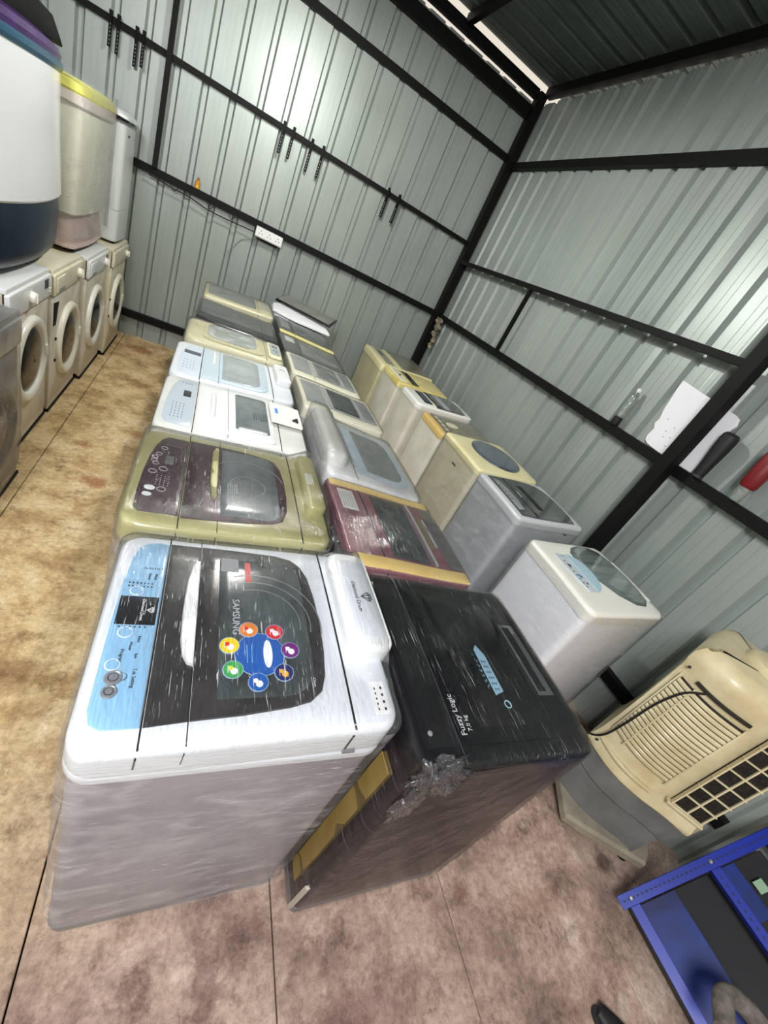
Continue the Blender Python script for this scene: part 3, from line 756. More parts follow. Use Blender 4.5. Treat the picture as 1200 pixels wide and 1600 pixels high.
# ---- A3 white with grey-blue panel, box on top
PB = P('pale_grey_blue_panel', (176, 188, 196), .35, 0, .2)
OFF = P('off_white_plastic', (214, 216, 210), .36, 0, .2, .5, (200, 202, 194), 6)
BODYW = P('wrapped_off_white_body', (192, 192, 186), .4, 0, .2, .5, (172, 170, 160), 4)
W3 = Washer(-.085, .492, 1.492, 2.012, .925, .948, 'white washer with grey keypad and dark window, third in the left row', BODYW, OFF, GA, r=.055, skirt=.07, fb=.014)
p3 = W3.poly('control_panel', [(.215, .07), (.215, .93), (.13, .93), (.09, .88), (.06, .74), (.045, .55), (.038, .35), (.04, .15), (.06, .08)], PB, .003)
W3.patch('display', .135, .185, .56, .68, P('display_black', (14, 14, 18), .2), .0045, .002, p3)
W3.marks('panel_print', [(.085 + .022 * (k % 4), .18 + .045 * (k // 4), .003, .008) for k in range(24)] + [(.12 + .02 * k, .84, .004, .01) for k in range(4)], GR, .0036, p3)
l3 = W3.patch('lid', .235, .76, .07, .95, WHITEP, .006, .02)
W3.patch('lid_glass', .49, .725, .18, .86, P('dark_grey_glass', (84, 96, 98), .2, 0, .5, .5, (112, 122, 122), 12), .008, (.02, .012, .012, .012), l3)
W3.marks('rust_specks', [(.62 + .018 * k, .46 + .015 * (k % 3), .003, .06) for k in range(6)], DK, .0088, l3)
W3.patch('lid_handle', .32, .35, .30, .72, WHITEP, .016, .006, l3, bev=.003)
W3.seam(.225); W3.seam(.44, wd=.0015, t=.0068); W3.seam(.80, wd=.004)
bx = Thing('instruction_box', (W3.X(.84), W3.Y(.60), W3.f(W3.X(.84), W3.Y(.6))), 'white paper folder with a blue stamp lying on the third left washer', 'folder')
zz = W3.f(W3.X(.84), W3.Y(.6)) + .008
bx.add('folder', box(W3.X(.74), W3.X(.985), W3.Y(.42), W3.Y(.78), zz + .001, zz + .018, .004), P('paper_white', (230, 228, 218), .6))
bx.add('blue_stamp', box(W3.X(.775), W3.X(.80), W3.Y(.56), W3.Y(.66), zz + .0175, zz + .0187, .0003), P('stamp_blue', (60, 130, 200), .5))
bx.add('dark_knot', merge(*[lathe([(.001, -.006), (.008, 0), (.001, .006)], Matrix.Translation((W3.X(.93) + random.uniform(-.012, .012), W3.Y(.50) + random.uniform(-.014, .014), zz + .022)), 7) for _ in range(7)]), DK)
W3.wrap(.04, seed=21, top=False); 

# ---- A4 white with pale blue lid
PBL = P('pale_blue_plastic', (188, 204, 212), .32, 0, .25)
W4 = Washer(-.085, .50, 2.045, 2.555, .915, .94, 'white washer with pale blue lid, fourth in the left row', BODYW, WHITE, GA, r=.055, skirt=.07, fb=.014)
p4 = W4.poly('control_panel', [(.215, .07), (.215, .93), (.13, .93), (.09, .88), (.06, .70), (.045, .5), (.045, .2), (.06, .08)], P('pale_lavender_panel', (196, 206, 216), .35), .003)
W4.patch('display', .07, .205, .60, .70, P('display_slate', (70, 76, 84), .3), .0045, .002, p4)
W4.marks('panel_print', [(.085 + .025 * (k % 4), .20 + .07 * (k // 4), .003, .008) for k in range(16)], GR, .0036, p4)
l4 = W4.patch('lid', .22, .77, .07, .94, PBL, .006, (.06, .01, .01, .06))
W4.patch('lid_glass', .385, .70, .13, .88, P('frosted_grey_glass', (140, 148, 148), .25, 0, .4, .5, (160, 168, 166), 9), .008, (.05, .006, .006, .05), l4)
W4.patch('lid_handle', .30, .325, .45, .85, WHITEP, .014, .005, l4, bev=.003)
W4.seam(.218); W4.seam(.36, wd=.0015, t=.0068); W4.seam(.81, wd=.004)
W4.hump(.85, .99, .40, .93, .035, WHITEP, .02, .012)
W4.marks('label_print', [(.90 + .02 * k, .72, .004, .012) for k in range(3)], GR, .0365)
W4.wrap(.04, seed=31, top=False)

# ---- A5 cream, controls on the right
CRM = P('cream_plastic', (216, 212, 178), .36, 0, .2, .5, (202, 196, 158), 5)
W5 = Washer(-.065, .50, 2.60, 3.02, .935, .95, 'cream washer with oval window and keypad at right end, fifth in left row', BODYW, CRM, GA, r=.07, skirt=.08, fb=.02)
l5 = W5.patch('lid', .16, .78, .10, .93, CRM, .005, .05)
W5.patch('lid_glass', .20, .70, .20, .90, P('cloudy_grey_glass', (150, 156, 152), .22, 0, .5, .5, (172, 178, 172), 10), .008, .07, l5)
arcs(W5, W5.X(.62), W5.Y(.5), (.02, .032, .044, .056), -1.2, 1.2, .0088, P('dusty_ring', (140, 146, 146), .5), l5)
p5 = W5.hump(.82, .975, .14, .86, .016, CRM, .03, .012, 'control_pod')
W5.T.add('control_panel', crown(rr(W5.X(.845), W5.X(.95), W5.Y(.24), W5.Y(.76), .02, 5, 1), W5.f, .01, .019, .002, 2, 2), P('grey_pad', (150, 158, 160), .35), p5)
for a, b, r in ((.885, .60, .009), (.915, .58, .007), (.885, .42, .006), (.915, .40, .006), (.90, .32, .005)):
    W5.disc('button', a, b, r, DK if r > .006 else GR, .0215, p5, base=.015)
W5.disc('maker_badge', .085, .62, .006, P('badge_gold', (150, 140, 90), .3, .5), .002)
W5.seam(.80, wd=.003)
W5.wrap(.04, seed=41, amp=.003)

# ---- A6 dark top under film
DGR = P('dark_grey_lid', (96, 100, 96), .28, 0, .4, .5, (78, 82, 80), 8)
BLKP = P('black_gloss_plastic', (16, 14, 20), .16, 0, .6)
W6 = Washer(-.035, .50, 3.055, 3.60, .94, .945, 'washer with dark grey lid and glossy black side, sixth in the left row', BLKP, BLKP, GA, r=.045, skirt=.10, fb=.016)
W6.patch('lid', .04, .96, .24, .95, DGR, .004, .03)
W6.disc('maker_badge', .45, .62, .010, P('badge_grey', (150, 152, 150), .3, .4), .0055)
W6.seam(.80, wd=.003, t=.0045)
W6.wrap(.04, seed=51, amp=.004)
# ---- A7 cream rim and grey lid
W7 = Washer(-.02, .515, 3.72, 4.24, .945, .965, 'cream rimmed washer with film-covered grey lid, rearmost of the left row', BODYW, CRM, GA, r=.05, skirt=.09, fb=.016)
W7.patch('lid_glass', .05, .74, .16, .93, P('dusty_grey_glass', (142, 146, 138), .25, 0, .4, .5, (122, 126, 120), 8), .004, .03)
W7.patch('control_panel', .80, .95, .3, .9, P('cream_grey_panel', (190, 190, 168), .4), .004, .01)
W7.seam(.77, wd=.003)
W7.wrap(.04, seed=61, amp=.004)

# ---- B1 black washer nearest of the middle row
PUR = P('dark_purple_body', (14, 9, 14), .3, 0, .15, .3, (28, 19, 28), 5, 1, 0, 60, (1, 1, 4))
BLT = P('black_top_plastic', (11, 11, 13), .2, 0, .25, .35, (17, 17, 20), 6)
B1 = Washer(.562, 1.135, .285, .852, .935, .92, 'black and dark purple washer wrapped in film, nearest of the middle row', PUR, BLT, GB, r=.03, skirt=.065, cr=.004, fb=.012)
BG = P('black_mirror_glass', (14, 15, 16), .12, 0, .4, .4, (44, 42, 38), 5, 1, 0, 60, (1, .5, 1), contrast=(.5, .8))
lb = B1.patch('lid', .205, .985, .075, .93, BLT, .004, .012)
B1.patch('lid_glass', .33, .80, .14, .88, BG, .006, .006, lb)
B1.patch('control_panel', .035, .195, .075, .93, P('black_panel', (22, 22, 24), .2, 0, .5), .003, .008)
B1.seam(.20, wd=.003, mat=P('seam_grey', (70, 70, 74), .4))
hs = B1.patch('handle_frame', .815, .925, .28, .72, P('handle_silver_edge', (120, 122, 126), .3, .5), .006, .003, lb)
B1.patch('handle_recess', .83, .885, .30, .70, RUBBER, .0068, .002, hs)
B1.T.add('service_sticker', crown([(B1.X(a), B1.Y(b)) for a, b in [(.515, .28), (.575, .30), (.575, .50), (.545, .56), (.52, .53), (.515, .4)]], B1.f, .005, .0068, .0002, 1, 1), P('sticker_ice_blue', (150, 186, 206), .4), lb)
B1.marks('sticker_print', [(.49, .32 + .03 * k, .004, .007) for k in range(7)] + [(.53 + .012 * (k % 3), .31 + .03 * (k // 3), .003, .006) for k in range(18)], P('print_teal', (60, 90, 104), .5), .0072, lb)
B1.marks('sticker_print', [(.50, .33 + .026 * k, .0015, .006) for k in range(6)], P('sticker_ice_blue', (150, 186, 206), .4), .0068, lb)
ring_mark(B1, .56, .235, .010, P('sticker_ice_blue', (150, 186, 206), .4), lb, .0068, 'sticker_mark', .0015)
B1.text('Fuzzy Logic', .235, .20, .022, P('print_pale', (205, 206, 210), .4), .0048, 'B', lb)
B1.text('7.0 kg', .275, .16, .016, P('print_pale', (205, 206, 210), .4), .0048, 'B', lb)
B1.T.add('rear_strip', box(B1.x0 - .006, B1.x0 + .01, B1.y0 + .055, B1.y0 + .108, .12, .80, .003), P('gold_back_plate', (128, 110, 60), .45, .1, .1, .4, (112, 92, 42), 8), label='gold coloured strip down the back of the black washer')
B1.T.add('rear_panel', box(B1.x0 - .004, B1.x0 + .01, B1.y0 + .115, B1.y1 - .06, .12, .80, .003), P('dark_grey_back', (58, 58, 60), .45))
B1.T.add('rear_hinge', box(B1.x0 - .008, B1.x0 + .005, B1.y0 + .008, B1.y0 + .018, .05, .22, .002), P('pale_tab', (170, 164, 150), .5))
B1.disc('corner_screw', .07, .13, .006, P('screw_grey', (170, 170, 172), .4, .3), .005)
B1.wrap(.03, F_DARK, film('stretch_wrap_dark_side', (.5, .5, 20), .008, .45, (150, 142, 156), crease_glint=.40, cloud=.05, bump=.3), seed=71, amp=.004)
# crumpled knot of film on the near left corner
def crumple(cx, cy, cz, r, sd_, sq=(1, 1, 1)):
    V = []; F = []; n = 22; m = 14
    for i in range(m + 1):
        th = PI * i / m
        for j in range(n):
            ph = 2 * PI * j / n; p = Vector((math.sin(th) * math.cos(ph), math.sin(th) * math.sin(ph), math.cos(th)))
            q = 1 + .55 * noise.noise(p * 2.3 + Vector((sd_, 0, 0))) + .35 * noise.noise(p * 6 + Vector((0, sd_, 0)))
            V.append((cx + p.x * r * q * sq[0], cy + p.y * r * q * sq[1], cz + p.z * r * q * sq[2]))
    for i in range(m):
        for j in range(n): F.append((i * n + j, (i + 1) * n + j, (i + 1) * n + (j + 1) % n, i * n + (j + 1) % n))
    return V, F
F_KNOT = film('stretch_wrap_knot', (9, 9, 9), .04, .9, (200, 198, 205), 1.0, 10., .7)
B1.T.add('film_knot', crumple(.625, .292, .885, .075, 5, (.9, .36, .8)), F_KNOT, sharp=180)
B1.T.add('film_tail', crumple(.595, .284, .79, .06, 9, (.45, .22, 1.5)), F_KNOT, sharp=180)

# ---- B2 maroon with yellow trims
MAR = P('maroon_plastic', (142, 98, 104), .38, 0, .1, .4, (120, 78, 88), 5)
YEL = P('yellowed_trim', (236, 212, 142), .4, 0, .2, .5, (228, 200, 120), 8)
B2 = Washer(.545, 1.05, .885, 1.395, .935, .91, 'maroon washer with yellowed side trims, second in the middle row', BODYG, MAR, GB, r=.03, skirt=.07, cr=.004, fb=.010)
B2.patch('side_trim', .02, .98, .01, .12, YEL, .004, .008)
B2.patch('side_trim', .02, .98, .90, .99, YEL, .004, .008)
B2.patch('lid_glass', .36, .68, .15, .87, GLASSD, .005, .006)
B2.patch('chrome_bar', .705, .735, .13, .885, CHROME, .010, .004, bev=.003)
B2.patch('lid_handle', .80, .83, .35, .70, CHROME, .009, .006, bev=.003)
B2.patch('handle_recess', .765, .80, .32, .72, P('recess_gold_shadow', (120, 104, 70), .4), .004, .006)
B2.patch('control_panel', .86, .975, .14, .88, P('panel_grey_glossy', (110, 110, 108), .22, 0, .4, .5, (84, 84, 82), 14), .004, .008)
B2.seam(.27, wd=.005)
lbx = B2.patch('printed_label', .07, .20, .60, .86, P('label_paper', (214, 214, 206), .5), .003, .002)
B2.marks('label_print', [(.085 + .022 * (k % 5), .63 + .022 * (k // 5), .006, .003) for k in range(45)], GR, .0034, lbx)
B2.wrap(.04, seed=81, amp=.003)
# film bunched between the rows
B2.T.add('film_gather', crumple(.528, 1.02, .86, .05, 13, (.35, 1.9, 1.1)), F_KNOT, sharp=180)

# ---- B3 light grey with big rear hump and pale blue lid
LG = P('light_grey_plastic', (224, 225, 222), .34, 0, .25, .5, (190, 192, 192), 5)
IV = P('ivory_trim_plastic', (232, 230, 208), .36, 0, .2)
BODYL = P('lavender_grey_body', (194, 192, 198), .38, 0, .2, .5, (158, 156, 162), 5)
B3 = Washer(.56, 1.06, 1.43, 2.03, .94, .90, 'light grey washer with pale blue lid and big rear hump, third in middle row', BODYL, LG, GB, r=.05, skirt=.08, cr=.006, fb=.018)
l3b = B3.patch('lid', .32, .93, .12, .92, PBL, .006, (.08, .01, .01, .08))
B3.patch('lid_glass', .44, .87, .18, .86, P('grey_glass_light', (112, 120, 120), .2, 0, .5, .5, (150, 156, 154), 6), .008, (.07, .006, .006, .07), l3b)
B3.hump(.0, .22, .12, .95, .055, OFF, .04, .035)
B3.seam(.30, wd=.003)
B3.wrap(.04, F_TOP, seed=91, amp=.005, fw=lambda x, y: B3.f(x, y) + .006 + .055 * (1 - smooth((x - B3.X(.18)) / .05)) * smooth((y - B3.y0) / .08))
# ---- B4, B5 white with grey windows
for i, (y0, y1, lab_) in enumerate(((2.13, 2.60, 'white washer with milky grey window and lid, fourth in the middle row'), (2.635, 3.08, 'white washer with narrow grey lid strips, fifth in the middle row'))):
    Wb = Washer(.565 - .01 * i, 1.075 - .02 * i, y0, y1, .925, .905, lab_, BODYW, IV, GB, r=.03, skirt=.07, fb=.010)
    Wb.patch('control_panel', .05, .30, .17, .88, P('milky_panel', (146, 150, 150), .3, 0, .3, .5, (166, 170, 168), 10), .004, .01)
    lq = Wb.patch('lid', .33, .95, .17, .88, P('milky_lid', (170, 174, 172), .3, 0, .3), .005, .012)
    Wb.patch('lid_glass', .38, .72, .20, .86, GLASSD if i == 0 else P('smoky_glass_soft', (112, 116, 112), .22, 0, .4, .5, (140, 144, 138), 8), .007, .008, lq)
    Wb.patch('front_strip', .78, .93, .20, .86, P('grey_strip', (120, 124, 124), .25, 0, .4, .5, (150, 152, 150), 16), .007, .008, lq)
    Wb.seam(.315, wd=.003)
    Wb.wrap(.04, seed=100 + i, amp=.004)
# ---- B6 dark grey
B6 = Washer(.55, 1.045, 3.11, 3.56, .925, .905, 'dark grey topped washer in dusty film, sixth in the middle row', BODYW, DGR, GB, r=.03, skirt=.07, fb=.010)
B6.patch('lid_glass', .30, .95, .10, .92, P('smoky_glass_soft', (112, 116, 112), .22), .004, .01)
B6.patch('maker_label', .07, .22, .55, .85, OFF, .003, .003); B6.seam(.26, wd=.003)
B6.wrap(.04, seed=120, amp=.004)
# ---- B7 yellow trim
PYE = P('pale_yellow_trim', (232, 222, 150), .4)
B7 = Washer(.56, 1.05, 3.60, 4.10, .925, .905, 'grey topped washer with pale yellow near edge, seventh in the middle row', BODYW, DGR, GB, r=.03, skirt=.07, fb=.010)
B7.patch('side_trim', .01, .99, .005, .12, PYE, .005, .006)
B7.patch('lid_glass', .28, .95, .18, .92, P('smoky_glass_dark', (88, 92, 88), .2, 0, .4, .5, (112, 116, 110), 8), .004, .01)
B7.patch('control_panel', .06, .22, .35, .85, P('milky_panel', (146, 150, 150), .3), .004, .01); B7.seam(.27, wd=.004, t=.0055)
B7.wrap(.04, seed=130, amp=.004)
# ---- B8 with foam and dark lid on it
B8 = Washer(.58, 1.07, 4.16, 4.72, .905, .89, 'washer at the rear of the middle row beneath foam and a loose black lid', BODYW, LG, GB, r=.03, skirt=.07, fb=.010)
B8.patch('lid', .28, .96, .10, .92, P('smoky_glass_soft', (112, 116, 112), .22), .004, .01); B8.seam(.27, wd=.003)
T = Thing('foam_sheet', (.80, 4.35, .915), 'white foam sheet lying on the rearmost middle washer', 'foam')
T.add('sheet', xf(crown([(-.25, -.02), (-.05, -.11), (.29, -.16), (.27, -.02), (.05, .10), (-.16, .22), (-.24, .16)], 0, 0, .018, .003, 2, 2), Matrix.Translation((.81, 4.32, .925)) @ Matrix.Rotation(math.radians(7), 4, 'X') @ Matrix.Rotation(math.radians(-2), 4, 'Y')), FOAM)
T = Thing('loose_lid', (.86, 4.4, .97), 'loose black framed dusty lid resting on the white foam sheet', 'lid')
ML = Matrix.Translation((.90, 4.52, .985)) @ Matrix.Rotation(math.radians(-27), 4, 'Z') @ Matrix.Rotation(math.radians(9), 4, 'X')
T.add('frame', xf(crown(rr(-.29, .29, -.12, .14, .01, 4, 2), 0, 0, .022, .004, 2, 3), ML), BLKP)
T.add('glass', xf(crown(rr(-.275, .275, -.105, .13, .01, 4, 2), 0, .018, .026, .003, 2, 3), ML), P('dusty_grey_lid', (112, 114, 108), .4, 0, .1, .4, (132, 134, 126), 9))
B8.wrap(.04, seed=140, amp=.004, top=False)

# ---- right row (C)
DW = P('dusty_white_enamel', (228, 226, 212), .42, 0, .1, .4, (206, 203, 184), 4)
C1 = Washer(1.635, 2.165, .79, 1.285, .93, .955, 'glossy white washer with big oval window, nearest along the right wall', P('bright_white_enamel', (236, 238, 240), .3, 0, .25), P('warm_white_plastic', (226, 226, 214), .28, 0, .4), GC, r=.05, skirt=.06, cr=.005, fb=.018)
OVG = P('grey_green_glass', (78, 90, 86), .1, 0, .8, .6, (120, 134, 128), 6, 1, 0, 60, (.5, 3, 1))
pr = C1.poly('window_rim', [(.40, .66), (.46, .42), (.56, .24), (.70, .13), (.82, .12), (.90, .19), (.94, .34), (.95, .55), (.93, .76), (.88, .89), (.78, .95), (.62, .955), (.50, .91), (.42, .82)], P('rim_dark_grey', (84, 92, 88), .3), .004)
C1.poly('window_glass', [(.42, .66), (.475, .44), (.57, .265), (.70, .155), (.81, .145), (.885, .21), (.92, .35), (.93, .55), (.91, .75), (.865, .87), (.775, .925), (.625, .93), (.515, .885), (.44, .80)], OVG, .0065, pr, rings=5)
p = C1.poly('control_panel', [(.20, .26), (.30, .26), (.30, .76), (.16, .78), (.15, .60), (.17, .40)], P('silver_blue_panel', (186, 196, 198), .3), .004)
C1.T.add('round_sticker', crown([(C1.X(.30) + .105 * math.cos(a) * .75, C1.Y(.52) + .125 * math.sin(a)) for a in [PI * (-.5 + k / 12) for k in range(13)]], C1.f, -.002, .008, .0006, 1, 2), P('sticker_pale_blue', (164, 192, 202), .4), C1.fr)
C1.marks('panel_print', [(.21, .32 + .05 * k, .008, .008) for k in range(8)] + [(.25, .36 + .09 * k, .010, .012) for k in range(2)], DK, .0046, p)
C1.disc('button', .23, .46, .009, P('button_blue', (70, 130, 180), .4), .007, p); C1.disc('button', .22, .60, .008, DK, .007, p)
C1.patch('rear_strip', .955, .985, .2, .75, P('rear_strip_grey', (190, 192, 184), .4), .004, .004)
C1.wrap(.04, seed=150, top=False, amp=.003)

SG = P('silver_grey_body', (182, 186, 188), .36, 0, .2, .5, (168, 172, 174), 4)
C2 = Washer(1.69, 2.225, 1.455, 1.935, .93, .955, 'silver grey washer with black glass lid, second along the right wall', SG, P('silver_grey_cover', (194, 197, 198), .34, 0, .2), GC, r=.035, skirt=.05, cr=.004, fb=.014)
bt = C2.poly('black_top', [(.09, .075), (.09, .93), (.25, .95), (.5, .955), (.70, .93), (.82, .88), (.88, .78), (.91, .6), (.915, .4), (.90, .22), (.87, .08), (.6, .065), (.3, .065)], P('black_glass', (28, 30, 32), .16, 0, .6, .5, (52, 54, 56), 7, 1, 0, 60, (1, .6, 1)), .005, rings=5)
C2.poly('control_panel', [(.115, .18), (.20, .20), (.225, .40), (.225, .62), (.20, .84), (.13, .86), (.115, .55)], P('silver_strip', (158, 164, 166), .3, .4), .007, bt)
C2.poly('lid_band', [(.30, .08), (.36, .08), (.365, .5), (.36, .93), (.30, .93), (.305, .5)], BLKP, .007, bt)
C2.text('Onida', .335, .55, .024, PW, .0076, parent=bt)
for k in range(5): C2.disc('button', .135, .40 + .075 * k, .0055, DK, .009, bt)
for k in range(2): C2.disc('button', .175, .24 + .07 * k, .008, SIL, .009, bt)
C2.patch('handle_recess', .44, .52, .25, .80, RUBBER, .006, .01, bt)
C2.T.add('side_slot', box(1.69 + .40, 1.69 + .425, C2.y0 - .0005, C2.y0 + .004, .885, .892, .001), BLACK)
C2.wrap(.04, seed=160, top=False, amp=.002)

CB = P('cream_grey_enamel', (216, 213, 184), .42, 0, .1, .4, (198, 194, 160), 4)
CY = P('yellowed_cream_plastic', (228, 221, 176), .38, 0, .2, .5, (218, 209, 154), 5)
C3 = Washer(1.705, 2.245, 1.965, 2.515, .93, .955, 'cream washer with blue-black oval window, third along the right wall', CB, CY, GC, r=.05, skirt=.045, cr=.004, fb=.018)
BOV = P('blue_black_glass', (36, 48, 62), .14, 0, .7, .6, (84, 98, 112), 6, 1, 0, 60, (.7, 2.5, 1))
C3.poly('window_glass', [(.58 + .33 * math.cos(a), .53 + .40 * math.sin(a)) for a in [2 * PI * k / 28 for k in range(28)]], BOV, .006, rings=5)
C3.T.add('side_badge', box(C3.x0 + .0015, C3.x0 + .008, 2.20, 2.25, .80, .812, .001), P('badge_dark', (50, 48, 40), .4), C3.cab)
C3.wrap(.04, seed=170, top=False, amp=.002)

C4 = Washer(1.715, 2.235, 2.545, 2.975, .885, .91, 'white washer with brown film lid and dial, fourth along the right wall', DW, P('gold_brown_trim', (206, 176, 108), .4, 0, .2), GC, r=.05, skirt=.05, cr=.004, fb=.016)
BL4 = C4.patch('lid', .10, .98, .06, .95, P('olive_smoked_lid', (104, 100, 80), .2, 0, .5, .5, (130, 126, 104), 8), .006, .03)
C4.patch('control_panel', .12, .24, .14, .88, P('panel_dark_olive', (88, 84, 68), .3), .008, .01, BL4)
for k in range(4): C4.patch('button', .14, .20, .18 + .17 * k, .29 + .17 * k, P('button_cream', (196, 192, 166), .4), .010, .004, BL4)
C4.disc('dial_sticker', .38, .52, .055, P('dial_cream', (206, 202, 176), .4), .0085, BL4, ry=.05); ring_mark(C4, .38, .52, .036, P('dial_ring', (150, 146, 120), .5), BL4, .009, 'dial_ring')

C5 = Washer(1.675, 2.255, 3.015, 3.425, .915, .94, 'white washer with black strip panel and dark lid, fifth along the right wall', DW, P('clean_white_plastic', (232, 232, 224), .3, 0, .3), GC, r=.05, skirt=.05, cr=.004, fb=.016)
C5.patch('control_panel', .17, .31, .18, .86, P('panel_black_blue', (28, 32, 46), .25, 0, .4), .005, .008)
d5 = C5.poly('lid', [(.35, .05), (.80, .06), (.88, .12), (.90, .5), (.86, .86), (.78, .94), (.35, .95), (.36, .5)], P('lid_charcoal', (70, 74, 74), .2, 0, .5, .5, (98, 102, 100), 8), .005)
C5.patch('black_band', .355, .44, .08, .92, BLKP, .007, .006, d5); C5.patch('silver_band', .50, .60, .10, .90, P('silver_soft', (170, 174, 172), .3, .3), .007, .01, d5)
C5.patch('panel_label', .34, .37, .10, .35, CY, .004, .003)

C6 = Washer(1.655, 2.21, 3.475, 3.945, .915, .93, 'yellowed washer with white dial strip and pale lid, sixth along the right wall', DW, P('yellow_aged_plastic', (228, 216, 150), .4, 0, .1, .4, (204, 184, 100), 6), GC, r=.03, skirt=.05, cr=.003, fb=.012)
p6 = C6.patch('control_panel', .08, .21, .15, .95, P('cream_white_strip', (224, 220, 198), .4), .006, .006)
C6.disc('knob', .15, .48, .012, DK, .014, p6); C6.marks('panel_print', [(.12, .25 + .1 * k, .006, .012) for k in range(6)], GR, .0066, p6)
C6.patch('window', .30, .43, .12, .93, P('window_dark_green', (48, 56, 54), .2, 0, .4), .005, .006)
C6.patch('lid', .46, .97, .06, .95, P('aged_yellow_lid', (216, 204, 146), .4, 0, .1, .4, (190, 174, 108), 7), .005, .015)

C7 = Washer(1.65, 2.27, 4.0, 4.70, .905, .935, 'cream washer in the rear corner, last along the right wall', P('cream_olive_body', (200, 197, 160), .45, 0, .1, .4, (180, 177, 138), 4), CY, GC, r=.03, skirt=.07, cr=.006, fb=.022)
C7.patch('control_panel', .12, .27, .10, .90, P('panel_grey_olive', (140, 140, 120), .35), .004, .006)
C7.patch('display', .14, .20, .50, .72, P('display_slate', (70, 76, 84), .3), .006, .002)
C7.patch('lid', .40, .97, .05, .95, P('lid_grey_olive', (128, 128, 108), .3, 0, .3, .5, (108, 108, 90), 8), .005, .03)

